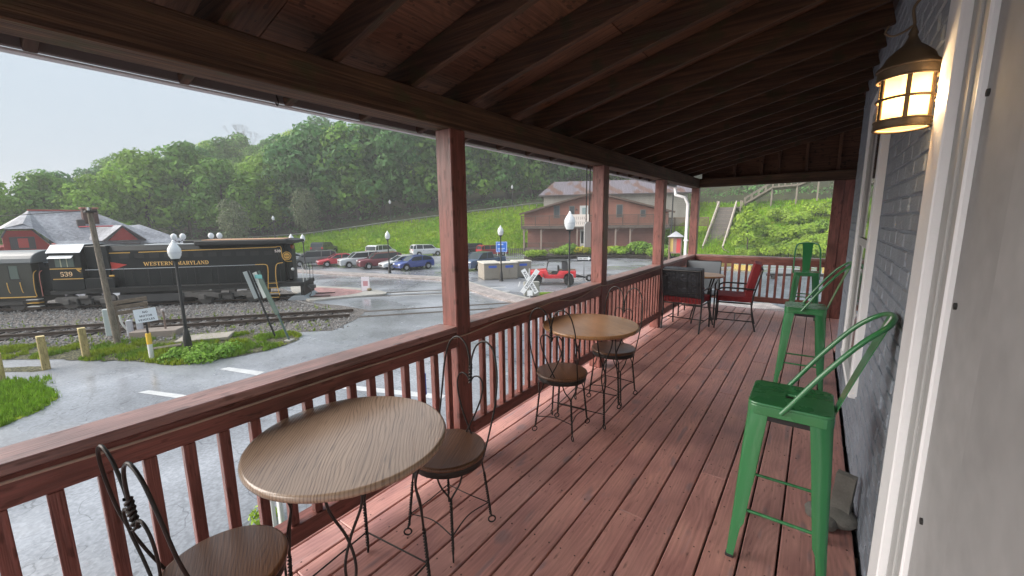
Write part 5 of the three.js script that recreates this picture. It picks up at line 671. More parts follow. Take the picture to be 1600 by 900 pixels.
{ // small red open off-road car
  const t = thing('off_road_car', 'small red open off-road car with dark soft-top frame', 'off-road car', [-14.35, G0, -27.35], -2.6), rd = paint(0.55, 0.035, 0.045); t.scale.setScalar(1.05);
  obj('body', clean(toCreasedNormals(extr([[-1.6, 0.55], [-1.45, 0.55], [-1.4, 0.78], [-1.1, 0.92], [-0.8, 0.78], [-0.7, 0.5], [0.7, 0.5], [0.75, 0.85], [1.75, 0.8], [1.78, 1.02], [0.55, 1.12], [0.5, 1.14], [0.35, 0.78], [-0.25, 0.78], [-0.4, 1.05], [-1.6, 1.05]], 1.35, 0.03), 0.6)), rd, t);
  obj('grille', bx(1.74, 1.80, 0.6, 1.0, -0.5, 0.5, 0.02), vm.trim, t); for (const s of [-1, 1]) { obj('fender', extr([[0.72, 0.62], [0.8, 0.88], [1.7, 0.86], [1.75, 0.78], [1.0, 0.8], [0.85, 0.62]], 0.3, 0.02).translate(0, 0, s * 0.72), rd, t); obj('headlight', clean(new THREE.CylinderGeometry(0.09, 0.09, 0.05, 14)).rotateZ(Math.PI / 2).translate(1.8, 0.84, s * 0.38), vm.lamp, t); obj('seat', [bx(-0.3, 0.15, 0.75, 0.9, s * 0.35 - 0.2, s * 0.35 + 0.2, 0.04), bx(-0.42, -0.28, 0.8, 1.35, s * 0.35 - 0.2, s * 0.35 + 0.2, 0.04)], vm.trim, t); }
  obj('windscreen', [bx(0.47, 0.50, 1.12, 1.66, -0.62, 0.62)], mat([0.5, 0.55, 0.56], 0.05, { transmission: 0.9, thickness: 0 }), t);
  for (const s of [-1, 1]) obj('roof_frame', [tube([[0.52, 1.1, s * 0.64], [0.42, 1.55, s * 0.64], [0.3, 1.74, s * 0.62], [-0.5, 1.76, s * 0.62], [-0.95, 1.7, s * 0.62], [-1.0, 1.05, s * 0.64]], 0.03, 26, 6)], vm.trim, t); obj('soft_top', bx(-0.95, 0.38, 1.74, 1.78, -0.64, 0.64, 0.015), vm.trim, t); obj('rear_canvas', bx(-0.98, -0.6, 1.05, 1.74, -0.6, 0.6, 0.04), mat([0.05, 0.05, 0.055], 0.8), t);
  for (const [x, r] of [[1.2, 1.05], [-1.1, 1.1]]) for (const s of [-1, 1]) { const w = obj('wheel', wheelG, vm.tyre, t); w.position.set(x, 0.36, s * 0.66); w.scale.setScalar(r); obj('rim', rimG, vm.trim, w); } obj('bumper', bx(1.82, 1.92, 0.5, 0.62, -0.7, 0.7, 0.02), vm.trim, t);
  obj('tow_bar', [bar(V(-1.55, 0.55, 0.1), V(-2.5, 0.5, 0.1), 0.06, 8), bar(V(-1.55, 0.75, -0.3), V(-2.4, 0.5, 0), 0.04, 8)], vm.trim, t); const q = obj('spare_wheel', wheelG, vm.tyre, t); q.position.set(-2.6, 0.45, 0.05); q.rotation.set(0.2, 0.3, 0.3); q.scale.setScalar(0.75); obj('tail_light', bx(-1.64, -1.6, 0.8, 0.92, 0.45, 0.6), mat([0.7, 0.2, 0.03], 0.3), t);
}
// ================================================================ STREET FURNITURE
const globeM = mat([0.78, 0.80, 0.82], 0.25, { transmission: 0.25, thickness: 0 });
function lampPost(label, x, z, h, g = 1, y = G0, group = 'acorn-globe lamp posts') {
  const t = thing('lamp_post', label, 'lamp post', [x, y, z], 0, group), k = h - 0.85 * g;
  obj('base', lathe([[0.2, 0], [0.2, 0.08], [0.16, 0.12], [0.15, 0.5], [0.11, 0.72], [0.12, 0.76], [0.085, 0.82], [0.075, 0.95]].map((p) => [p[0] * 0.9, p[1]]), 12), M.black, t);
  obj('pole', lathe([[0.066, 0.94], [0.05, k - 0.25], [0.075, k - 0.2], [0.055, k - 0.15], [0.09, k - 0.02], [0.15 * g, k], [0.16 * g, k + 0.06]], 12), M.black, t);
  obj('globe', lathe([[0.15, 0.06], [0.22, 0.2], [0.235, 0.32], [0.235, 0.46], [0.19, 0.56], [0.13, 0.66], [0.08, 0.73], [0.05, 0.755], [0, 0.76]].map((p) => [p[0] * g, k + p[1] * g]), 18), globeM, t); obj('finial', lathe([[0.05, 0.755], [0.055, 0.79], [0.035, 0.82], [0.012, 0.85], [0, 0.855]].map((p) => [p[0] * g, k + p[1] * g]), 10), M.whitePl, t); obj('globe_band', lathe([[0.238, 0.30], [0.243, 0.33], [0.238, 0.36]].map((p) => [p[0] * g, k + p[1] * g]), 18), mat([0.5, 0.52, 0.54], 0.4), t);
  return t;
}
lampPost('near black lamp post with octagonal white globe before the locomotive', -17.7, -4.95, 4.34, 0.9);
lampPost('first of two lamp posts beside the locomotive end', -42.05, -20.93, 3.85, 1.2); lampPost('second of two lamp posts beside the locomotive end', -42.0, -22.1, 3.8, 1.0);
lampPost('lamp post before the blue hatchback and white car', -31.5, -25.0, 4.1); lampPost('lamp post beside the storage cabinets and blue sign', -18.76, -26.4, 4.55); lampPost('large-globed lamp post in front of the red car', -10.92, -23.55, 5.46, 1.45);
lampPost('tiny lamp post on the hill road at left', -75.0, -33.9, 4.0, 1, -0.95); lampPost('tiny lamp post on the hill road left of thick post', -65.6, -51.6, 4.2, 1, 1.8); lampPost('tiny lamp post on the hill road left of red building', -48.3, -68.3, 4.2, 1, 4.6);
function twinLamp(label, x, z) { const t = thing('twin_lamp', label, 'lamp post', [x, G0, z], 0.8, 'twin-globe platform lamps'); obj('pole', lathe([[0.14, 0], [0.12, 0.5], [0.06, 0.8], [0.05, 3.5]], 10), M.black, t); obj('cross_arm', [tube([[-0.35, 3.6, 0], [-0.2, 3.45, 0], [0.2, 3.45, 0], [0.35, 3.6, 0]], 0.03, 14, 6)], M.black, t); for (const s of [-1, 1]) obj('globe', clean(new THREE.SphereGeometry(0.24, 16, 12)).scale(1, 1.2, 1).translate(s * 0.36, 3.85, 0), globeM, t); }
twinLamp('twin-globe lamp behind the locomotive hood, left one', -44.6, -12.2); twinLamp('twin-globe lamp behind the locomotive hood, right one', -43.8, -14.8);
// leaning utility pole and its wires
{ const t = thing('utility_pole', 'weathered leaning wooden utility pole beside the track', 'pole', [-21.29, G0, -3.54]); const pw = mat([0.30, 0.25, 0.20], 0.9, { map: mm(T.paint, 1, 0.5), bumpMap: mm(T.grainB, 1, 0.5), bumpScale: 0.01 });
  obj('shaft', [uvm(bar(V(0, -0.2, 0), V(-0.05, 5.62, 0.16), 0.115, 14, 0.088), 'y')], pw, t); obj('hardware', [bx(-0.3, 0.2, 5.42, 5.5, -0.02, 0.3, 0.01)], M.iron, t); obj('insulator', cyl(0.04, 0.03, 0.12, 8, 0.1, 5.5, 0.2), lm.white, t); obj('wire', [tube([[-0.05, 5.5, 0.16], [-1.5, 5.2, 3.5], [-3, 5.0, 8]], 0.012, 20, 4)], M.black, t); }
// bollards
function bollard(label, x, z, h) { const t = thing('bollard', label, 'bollard', [x, G0, z], 0, 'yellow timber bollards'), ym = mat([0.60, 0.47, 0.20], 0.7, { map: mm(T.paint, 1, 0.5) }); obj('post', uvm(bx(-0.1, 0.1, -0.1, h - 0.03, -0.1, 0.1, 0.02), 'y', x), ym, t); obj('cap', uvm(bx(-0.105, 0.105, h - 0.029, h, -0.105, 0.105, 0.02), 'x'), mat([0.52, 0.42, 0.20], 0.75), t); }
bollard('leftmost yellow bollard cut by the frame edge', -18.77, -0.336, 0.95); bollard('middle yellow bollard standing on bare asphalt', -19.32, -1.35, 1.19); bollard('right yellow bollard at the grass verge edge', -19.69, -2.39, 1.2);
// signs
function board(name, w, h, x, y, z, draw, parent, px = 256, th = 0.012, back = M.galv) { const b = obj(name, cbox(w, h, th, 0.002), back, parent); b.position.set(x, y, z); const o = obj('sign_face', clean(new THREE.PlaneGeometry(w * 0.985, h * 0.985)), mat([1, 1, 1], 0.45, { map: canvasTex(Math.round(px * w / h), px, draw) }), b); o.position.z = th / 2 + 0.003; return b; }
{ const t = thing('vehicle_sign', 'white NO MOTOR VEHICLES sign on yellow and white post', 'sign', [-17.42, G0, -3.77], 1.33); obj('sleeve', cyl(0.075, 0.075, 0.62, 12, 0, 0, 0), lm.white, t); obj('sleeve', cyl(0.078, 0.078, 0.4, 12, 0, 0.622, 0), mat([0.72, 0.45, 0.04], 0.5), t); obj('post', bx(-0.03, 0.03, 1.0, 1.7, -0.02, 0.02), M.iron, t);
  board('sign_board', 0.62, 0.5, 0.02, 1.7, 0.035, (g, w, h) => { g.fillStyle = '#dfe2e6'; g.fillRect(0, 0, w, h); g.fillStyle = '#2b3038'; g.textAlign = 'center'; g.font = `bold ${h * 0.2}px sans-serif`; g.fillText('NO', w / 2, h * 0.32); g.fillText('MOTOR', w / 2, h * 0.6, w * 0.8); g.fillText('VEHICLES', w / 2, h * 0.88, w * 0.9); }, t).rotation.z = 0.06; }
{ const t = thing('crossing_sign', 'pair of grey sign blades seen edge-on on leaning posts', 'sign', [-16.1, G0, -7.85], 0.42); const gp = mat([0.06, 0.10, 0.085], 0.6), bl = mat([0.40, 0.43, 0.42], 0.5);
  obj('post', [bar(V(-0.55, 0, -0.15), V(-1.25, 3.0, 0.2), 0.04, 8)], M.black, t); obj('post', [bar(V(0.35, 0, 0.1), V(-0.9, 2.95, 0), 0.045, 8)], gp, t);
  obj('blade', between(cbox(0.24, 1.2, 0.03, 0.01), V(-1.32, 2.95, 0.22), V(-1.02, 1.8, 0.1)), bl, t); obj('blade', between(cbox(0.22, 1.15, 0.03, 0.01), V(-1.08, 2.9, 0.05), V(-0.66, 1.8, 0.05)), bl, t); obj('blade', between(cbox(0.26, 1.7, 0.03, 0.01), V(-0.82, 2.65, 0.06), V(-0.12, 1.15, 0.1)), gp, t); obj('street_plate', cbox(0.36, 0.16, 0.02, 0.005).translate(-0.86, 2.72, 0.09), mat([0.10, 0.33, 0.33], 0.5), t); obj('base_plate', cbox(0.3, 0.06, 0.3, 0.01).translate(0.35, 0.03, 0.1), M.concrete, t); }
{ const t = thing('crossbuck_sign', 'white RAILROAD CROSSING crossbuck beside the street corner', 'sign', [-12.34, G0, -21.06], 0.75); obj('post', cyl(0.05, 0.05, 1.95, 10, 0, 0, -0.06), M.galv, t);
  const bl = (txt, rot, z) => { const b = board('crossbuck_blade', 1.75, 0.3, 0, 1.15, z, (g, w, h) => { g.fillStyle = '#eef0f0'; g.fillRect(0, 0, w, h); g.fillStyle = '#22262a'; g.font = `bold ${h * 0.72}px sans-serif`; g.textBaseline = 'middle'; g.textAlign = 'center'; const k = txt.split(' '); if (k.length > 1) { g.fillText(k[0], w * 0.22, h * 0.53, w * 0.36); g.fillText(k[1], w * 0.78, h * 0.53, w * 0.36); } else g.fillText(txt, w / 2, h * 0.53, w * 0.92); }, t, 128); b.rotation.z = rot; }; bl('RAIL ROAD', -1.05, 0.0); bl('CROSSING', 0.95, 0.03); obj('relay_box', bx(-0.25, 0.75, 0.1, 1.0, -1.1, -0.7, 0.02), mat([0.27, 0.27, 0.24], 0.6), t); board('track_plate', 0.34, 0.34, 0, 0.42, 0.03, (g, w, h) => { g.fillStyle = '#eef0f0'; g.fillRect(0, 0, w, h); }, t, 64); }
{ const t = thing('blue_sign', 'small blue information sign at the foot of the slope', 'sign', [-28.25, G0, -38.71], 0.62); for (const x of [-0.5, 0.5]) obj('post', bx(x - 0.04, x + 0.04, 0, 2.5, -0.06, -0.02), lm.white, t); board('sign_board', 1.35, 1.25, 0, 1.85, 0, (g, w, h) => { g.fillStyle = '#2f6fd0'; g.fillRect(0, 0, w, h); g.strokeStyle = '#e5ecf8'; g.lineWidth = w * 0.03; g.strokeRect(w * 0.04, h * 0.04, w * 0.92, h * 0.92); g.fillStyle = '#c9d9f2'; g.fillRect(w * 0.16, h * 0.2, w * 0.5, h * 0.12); g.fillRect(w * 0.16, h * 0.62, w * 0.62, h * 0.07); g.fillRect(w * 0.16, h * 0.76, w * 0.5, h * 0.07); }, t, 128); }
{ const t = thing('one_way_sign', 'black and white ONE WAY sign in front of the bushes', 'sign', [-12.94, G0, -29.72], 0.5); obj('post', bx(-0.06, 0.06, 0, 2.0, -0.05, -0.01), M.galv, t); board('sign_board', 1.15, 0.44, 0, 1.86, 0, (g, w, h) => { g.fillStyle = '#23272b'; g.fillRect(0, 0, w, h); g.fillStyle = '#e8eaec'; g.beginPath(); g.moveTo(w * 0.05, h * 0.27); g.lineTo(w * 0.8, h * 0.27); g.lineTo(w * 0.8, h * 0.1); g.lineTo(w * 0.96, h * 0.5); g.lineTo(w * 0.8, h * 0.9); g.lineTo(w * 0.8, h * 0.73); g.lineTo(w * 0.05, h * 0.73); g.fill(); g.fillStyle = '#23272b'; g.font = `bold ${h * 0.4}px sans-serif`; g.textBaseline = 'middle'; g.textAlign = 'center'; g.fillText('ONE WAY', w * 0.42, h * 0.52, w * 0.66); }, t, 128); }
{ const t = thing('sandwich_board', 'white A-frame sandwich board on the brick traffic island', 'sign', [-23.79, G0 + 0.12, -17.1], 0.9); for (const s of [-1, 1]) { const b = board('panel', 0.55, 1.0, 0, 0.49, s * 0.14, (g, w, h) => { g.fillStyle = '#eadfe2'; g.fillRect(0, 0, w, h); g.fillStyle = '#c98f93'; g.fillRect(w * 0.2, h * 0.3, w * 0.6, h * 0.36); }, t, 128, 0.02, lm.white); b.rotation.x = -s * 0.22; if (s < 0) b.rotation.y = Math.PI; } obj('sand_bag', clean(new THREE.SphereGeometry(0.14, 12, 8)).scale(1.2, 0.7, 1).translate(0.25, 0.1, 0.3), mat([0.22, 0.17, 0.08], 0.9), t); }
// storage cabinets with blue labels
[[-20.35, -27.0, 'left beige storage cabinet behind the lamp post'], [-19.35, -28.0, 'middle beige storage cabinet with blue label'], [-19.1, -29.7, 'right beige storage cabinet with blue label']].forEach(([x, z, lb], i) => { const t = thing('storage_cabinet', lb, 'cabinet', [x, G0, z], i ? 0.95 : 0.95, 'beige storage cabinets'); const be = mat([0.40, 0.36, 0.30], 0.6, { map: mm(T.blot, 2, 2) }); obj('body', uvm(bx(-0.75, 0.75, 0.02, 1.34, i ? -0.6 : -1.6, 0.6, 0.02), 'y'), be, t); obj('lid', uvm(bx(-0.8, 0.8, 1.341, 1.44, i ? -0.64 : -1.65, 0.66, 0.03), 'x'), mat([0.52, 0.49, 0.43], 0.6), t); obj('door', bx(-0.68, -0.02, 0.12, 1.26, 0.6, 0.62, 0.01), be, t); obj('door', bx(0.02, 0.68, 0.12, 1.26, 0.6, 0.62, 0.01), be, t); obj('label_plate', bx(-0.35, 0.35, 1.0, 1.2, 0.622, 0.632), mat([0.05, 0.12, 0.5], 0.5), t); });
// wooden utility boards, boxes and slabs beside the pole
{ const t = thing('timber_stand', 'weathered timber board stand with pale boxes behind the pole', 'stand', [-22.6, G0, -4.25], 1.1), tw = mat([0.27, 0.21, 0.16], 0.9, { map: mm(T.paint, 1, 0.5) }); for (let k = 0; k < 3; k++) obj('plank', uvm(beam(V(-0.5, 1.05 + k * 0.24, 0), V(0.7, 1.18 + k * 0.24, 0), 0.17, 0.04), 'x', k), tw, t); for (const x of [-0.45, 0.6]) obj('leg', uvm(bx(x - 0.06, x + 0.06, 0, 1.5, -0.08, -0.03), 'y'), tw, t); obj('meter_cabinet', bx(-0.85, -0.6, 0.1, 1.3, -0.1, 0.1, 0.02), mat([0.45, 0.5, 0.5], 0.5), t); for (const x of [0, 0.35]) obj('pedestal', bx(x - 0.1, x + 0.1, 0, 0.75, 0.05, 0.25, 0.03), mat([0.5, 0.5, 0.55], 0.5), t); obj('pipe', [tube([[-0.3, 1.0, 0.06], [-0.25, 0.6, 0.1], [-0.1, 0.3, 0.12]], 0.04, 12, 6)], lm.white, t); }
{ const t = thing('concrete_pad', 'weathered concrete slab with a pipe behind the sign', 'slab', [-21.6, G0, -4.95], 0.85); obj('slab', uvm(bx(-0.9, 0.9, 0, 0.3, -0.4, 0.4, 0.02), 'x'), mat([0.36, 0.30, 0.26], 0.85, { map: mm(T.blot, 1, 1) }), t); obj('standpipe', cyl(0.04, 0.04, 0.8, 8, 0.3, 0.3, 0.0), mat([0.2, 0.14, 0.12], 0.7), t); obj('cap', cyl(0.08, 0.08, 0.1, 8, 0.3, 1.1, 0), mat([0.45, 0.4, 0.4], 0.6), t); }
{ const t = obj('concrete_slab', uvm(bx(-0.95, 0.95, 0, 0.14, -0.5, 0.5, 0.02), 'x'), mat([0.42, 0.38, 0.33], 0.85, { map: mm(T.blot, 1, 1) })); tag(t, 'flat pale concrete slab in grass behind the near lamp post', 'slab'); t.position.set(-18.9, G0 + 0.04, -5.9); t.rotation.y = 1.0; }
{ const t = obj('stone_block', uvm(bx(-0.45, 0.45, 0, 0.13, -0.16, 0.16, 0.02), 'x'), mat([0.16, 0.13, 0.11], 0.9, { map: mm(T.blot, 1, 1) })); tag(t, 'dark weathered stone block lying in grass near the lamp', 'block'); t.position.set(-18.5, G0 + 0.04, -4.5); t.rotation.y = 1.3; }
{ const t = thing('sleeved_post', 'white street post with blue sleeve seen between the balusters', 'post', [-5.2, G0, -6.0]); obj('shaft', cyl(0.06, 0.06, 0.95, 10), lm.white, t); obj('sleeve', cyl(0.085, 0.085, 0.5, 12, 0, 0.95, 0), mat([0.03, 0.06, 0.30], 0.6), t); obj('tip', cyl(0.05, 0.04, 0.18, 10, 0, 1.45, 0), lm.white, t); }
{ const t = thing('marker_stake', 'white marker stake beside green weeds below the railing', 'stake', [-4.79, G0, -2.45]); obj('stake', bx(-0.05, 0.05, 0, 0.75, -0.03, 0.03, 0.01), lm.white, t); obj('stake', bx(0.25, 0.35, 0, 0.7, -0.03, 0.03, 0.01), lm.white, t); obj('weeds', leaves([[-0.35, 0.15, 0, 0.22, 0.18], [0.6, 0.15, 0.1, 0.25, 0.2]], 400, 0.05, 31, GRN.lime), leafM, t); }
{ // guardrail along the hill road
  const t = thing('guardrail', 'long grey steel guardrail along the top of the slope', 'guardrail', [0, 0, 0]); const L = [[22, 90.5], [27.3, 86], [36.5, 81], [45, 79], [57.2, 79], [64, 82]], pts = []; for (let a = 20; a <= 64; a += 1) { const r = kn(SHR, a) - 0.3, p = hillP(a, r); pts.push(V(p.x, p.y, p.z)); }
  for (let i = 0; i < pts.length - 1; i++) { obj('beam_section', beam(pts[i].clone().add(V(0, 0.62, 0)), pts[i + 1].clone().add(V(0, 0.62, 0)), 0.05, 0.24, 0.01), mat([0.30, 0.31, 0.32], 0.5), t); obj('post', bx(pts[i].x - 0.07, pts[i].x + 0.07, pts[i].y - 0.3, pts[i].y + 0.7, pts[i].z - 0.17, pts[i].z - 0.05), mat([0.2, 0.19, 0.18], 0.7), t); } }
// ================================================================ BUILDINGS
const slate = mat([1.25, 1.25, 1.3], 0.6, { map: mm(T.shingle, 4, 4) }), redW = mat([0.44, 0.045, 0.038], 0.7, { map: mm(T.siding, 3, 3) }), dkTrim = mat([0.06, 0.05, 0.05], 0.6);
{ // red depot behind the train; local x runs right, z towards the porch
  const t = thing('red_depot', 'red depot with steep grey slate roof behind the coach', 'building', [-60, G0, -2.9], Math.PI / 2);
  obj('wall', uvm(merge([bx(-1.5, 13, 0, 3.0, -9, -1.0, 0.02), extr([[-0.05, 0], [4.2, 0], [4.2, 2.6], [2.85, 3.05], [1.85, 4.55], [0.3, 4.55], [-0.05, 4.0]], 0.4).translate(0, 0, 0.2)]), 'x'), redW, t);
  const R = (q) => uvm(merge([polys(q)]), 'x');
  const rf = obj('roof', R([[[2.3, 6.55, -4.4], [6.9, 6.55, -4.4], [6.9, 3.1, 0.9], [3.3, 3.1, 0.9]], [[2.3, 6.55, -4.4], [3.3, 3.1, 0.9], [1.95, 4.7, 0.75], [1.4, 5.2, 0.2]], [[2.3, 6.55, -4.4], [1.4, 5.2, 0.2], [0.0, 4.75, 0.75], [-0.3, 4.6, -4]], [[1.4, 5.3, -0.2], [1.95, 4.72, 0.8], [0.1, 4.72, 0.8]], [[2.3, 6.55, -4.4], [-0.3, 4.6, -4], [-1.4, 3.0, -9], [2.3, 6.55, -6]], [[6.9, 6.55, -4.4], [6.9, 3.1, 0.9], [12.2, 3.05, 0.9], [10.5, 4.3, -4.4]]]), slate, t);
  obj('porch_roof', R([[[4.2, 4.5, -3], [10.6, 5.0, -3], [9.2, 3.0, 1.8], [3.1, 3.0, 1.8]], [[9.2, 3.0, 1.8], [10.6, 5.0, -3], [14.2, 2.85, 1.0], [13.5, 2.8, 1.8]], [[3.1, 2.3, 2.4], [14.4, 2.45, 2.4], [13.4, 3.0, 1.5], [3.1, 3.0, 1.5]]]), slate, t);
  obj('eave_board', [beam(V(3.2, 3.02, 0.95), V(6.9, 3.02, 0.95), 0.16, 0.14), beam(V(5.6, 2.95, 1.9), V(9.4, 2.95, 1.9), 0.18, 0.1)], dkTrim, t); obj('ridge_cap', [beam(V(2.2, 6.6, -4.4), V(7.0, 6.6, -4.4), 0.16, 0.16)], mat([0.42, 0.10, 0.08], 0.7), t); obj('porch_ridge', [beam(V(5.2, 4.82, -0.5), V(8.2, 4.88, 1.2), 0.1, 0.1)], mat([0.42, 0.05, 0.06], 0.7), t);
  const dm = obj('dormer_wall', extr([[6.9, 3.35], [9.3, 3.35], [8.15, 4.75]], 0.3).translate(0, 0, 1.7), redW, t); obj('barge_board', [beam(V(6.5, 3.28, 1.95), V(8.15, 4.85, 1.95), 0.16, 0.2), beam(V(8.15, 4.85, 1.95), V(9.9, 3.3, 1.95), 0.16, 0.2)], dkTrim, dm); obj('dormer_roof', R([[[6.4, 3.35, 1.9], [8.15, 4.95, 1.9], [6.0, 4.9, -2.5], [4.6, 3.6, -2]], [[8.15, 4.95, 1.9], [10.0, 3.35, 1.9], [10.8, 3.5, -2], [7.4, 4.9, -2.5]]]), slate, dm);
  obj('barge_board', [beam(V(-0.1, 3.9, 0.45), V(0.28, 4.66, 0.45), 0.12, 0.14), beam(V(0.28, 4.68, 0.5), V(1.9, 4.68, 0.5), 0.12, 0.14), beam(V(1.88, 4.62, 0.45), V(3.0, 3.05, 0.45), 0.14, 0.14)], dkTrim, t);
  const w = obj('window', bx(0.35, 1.95, 2.75, 3.95, 0.39, 0.45, 0.02), dkTrim, t); obj('pane', bx(0.85, 1.5, 2.9, 3.8, 0.45, 0.47), mat([0.40, 0.06, 0.05], 0.3), w);
  const c = obj('chimney', uvm(bx(5.9, 7.1, 4.6, 6.75, -3.2, -2.2, 0.03), 'y'), mat([0.32, 0.13, 0.09], 0.85, { map: mm(T.paver, 0.9, 0.9) }), t); obj('chimney_cap', bx(5.8, 7.2, 6.751, 6.9, -3.3, -2.1, 0.03), mat([0.36, 0.14, 0.10], 0.8), c); obj('roof_vent', bx(5.3, 5.9, 4.7, 5.6, -2.2, -1.6, 0.05), dkTrim, t);
}
{ // red gabled building with balcony
  const t = thing('gabled_building', 'red gabled building with long wooden balcony across the car park', 'building', [-33.76, G0, -50.77], 0.458); const brickR = mat([0.46, 0.20, 0.145], 0.8, { map: mm(T.siding, 4, 6) }), lowR = mat([0.36, 0.17, 0.14], 0.8, { map: mm(T.siding, 4, 6) }), brn = mat([0.13, 0.085, 0.065], 0.75, { map: mm(T.paint, 2, 1) });
  obj('upper_wall', uvm(extr([[0.1, 4.0], [21.2, 4.0], [21.2, 5.85], [10.65, 8.75], [0.1, 5.85]], 0.4).translate(0, 0, -2.2), 'x'), brickR, t); obj('lower_wall', uvm(bx(0.6, 20.8, 0, 3.7, -12, -2.1, 0.02), 'x'), lowR, t);
  obj('roof', uvm(merge([between(cbox(11.3, 0.16, 10, 0.02).rotateZ(Math.PI / 2), V(5.2, 7.36, -6.4), V(5.2, 7.37, -6.4))].map(() => polys([[[-0.5, 5.95, -1.2], [10.65, 9.0, -1.2], [10.65, 9.0, -12], [-0.5, 5.95, -12]], [[10.65, 9.0, -1.2], [21.9, 5.95, -1.2], [21.9, 5.95, -12], [10.65, 9.0, -12]]]))), 'x'), mat([0.13, 0.10, 0.09], 0.8), t);
  obj('barge_board', [beam(V(-0.5, 5.85, -1.2), V(10.65, 8.88, -1.2), 0.26, 0.14)], brn, t); obj('barge_board', [beam(V(10.65, 8.88, -1.2), V(21.9, 5.85, -1.2), 0.26, 0.14)], brn, t);
  obj('balcony_floor', uvm(bx(-0.1, 21, 3.66, 4.12, -2.1, 0.0, 0.02), 'x'), mat([0.17, 0.13, 0.11], 0.8, { map: mm(T.paint, 2, 1) }), t);
  const rail = (x0, x1, y0, y1, z, name) => { const r = obj(name, [bx(x0, x1, y1 - 0.12, y1, z - 0.08, z + 0.04), bx(x0, x1, y0 + 0.12, y0 + 0.22, z - 0.05, z + 0.02)], brn, t); for (let x = x0; x <= x1 + 0.01; x += 2.1) obj('rail_post', bx(x - 0.07, x + 0.07, y0, y1 + 0.03, z - 0.1, z + 0.06), brn, r); const l = []; for (let x = x0 + 0.14; x < x1; x += 0.17) l.push(box(0.05, y1 - y0 - 0.3, 0.03, x, (y0 + y1) / 2, z)); const s = obj('spindles', l, brn, r); s.userData.kind = 'stuff'; };
  rail(-0.05, 20.9, 4.12, 5.6, -0.06, 'balcony_rail'); rail(0.5, 8.0, 0.75, 1.6, -0.5, 'ground_rail');
  for (const x of [0.3, 2.9, 8.2, 13.7, 15.75, 19.5]) { const c = obj('column', uvm(bx(x - 0.11, x + 0.11, 0.4, 3.66, -0.4, -0.18, 0.02), 'y'), mat([0.26, 0.20, 0.17], 0.75), t); obj('bracket', beam(V(x, 3.1, -0.3), V(x + 0.55, 3.62, -0.3), 0.1, 0.1), mat([0.26, 0.20, 0.17], 0.75), c); }
  obj('plinth', uvm(bx(0.3, 20.9, 0, 0.78, -2.1, -0.3, 0.03), 'x'), mat([0.20, 0.14, 0.12], 0.9, { map: mm(T.blot, 2, 2) }), t);
  for (const [x0, x1, y0, y1] of [[4.6, 5.55, 5.2, 7.1], [6.9, 7.75, 5.2, 7.0], [13.8, 14.75, 5.2, 7.1], [17.2, 18.0, 5.2, 6.3]]) { const w = obj('window', bx(x0, x1, y0, y1, -2.02, -1.94, 0.02), mat([0.16, 0.15, 0.14], 0.6), t); obj('pane', bx(x0 + 0.12, x1 - 0.12, y0 + 0.12, y1 - 0.12, -1.94, -1.925), mat([0.05, 0.06, 0.065], 0.1), w); }
  const d = obj('balcony_door', bx(8.5, 9.75, 4.15, 7.0, -2.02, -1.92, 0.02), lm.white, t); obj('pane', bx(8.85, 9.4, 5.0, 6.7, -1.92, -1.905), mat([0.28, 0.36, 0.36], 0.1), d); const d2 = obj('ground_door', bx(8.6, 9.3, 0.4, 3.5, -2.02, -1.92, 0.02), lm.white, t); obj('pane', bx(8.75, 9.15, 1.4, 3.2, -1.92, -1.905), M.glassDark, d2); for (const x of [8.0, 10.4]) obj('wall_lamp', bx(x - 0.07, x + 0.07, 6.3, 6.6, -2.0, -1.8, 0.02), dkTrim, t);
  const bn = board('banner', 2.5, 1.75, 8.65, 4.83, 0.02, (g, w, h) => { g.fillStyle = '#d9cfc8'; g.fillRect(0, 0, w, h); g.strokeStyle = '#5b4642'; g.lineWidth = w * 0.012; const r = mulberry(3); for (let j = 0; j < 2; j++) for (let i = 0; i < 7; i++) { g.beginPath(); const x = w * (0.12 + i * 0.115), y = h * (0.2 + j * 0.4); g.moveTo(x, y + h * 0.22 * r()); g.lineTo(x + w * 0.02, y); g.lineTo(x + w * 0.06, y + h * 0.24); g.lineTo(x + w * 0.03, y + h * 0.1); g.stroke(); } }, t, 128, 0.03, lm.white);
}
{ const t = thing('beige_hall', 'large beige building with rusty metal roof behind the red gable', 'building', [-33.76, G0, -50.77], 0.458); obj('wall', uvm(bx(2.1, 26, 0, 9.3, -22, -12.2, 0.03), 'x'), mat([0.46, 0.43, 0.38], 0.8, { map: mm(T.siding, 4, 8) }), t);
  const rm = mat([0.62, 0.58, 0.58], 0.55, { map: mm(T.rust, 5, 9) }); obj('roof', uvm(polys([[[1.2, 9.2, -11.6], [27, 9.2, -11.6], [27, 11.9, -17], [3.6, 11.9, -17]], [[1.2, 9.2, -11.6], [3.6, 11.9, -17], [1.2, 9.2, -22.5]], [[3.6, 11.9, -17], [27, 11.9, -17], [27, 9.2, -22.5], [1.2, 9.2, -22.5]]]), 'x'), rm, t); obj('eave_board', bx(1.15, 27, 9.0, 9.22, -11.66, -11.5), dkTrim, t); }
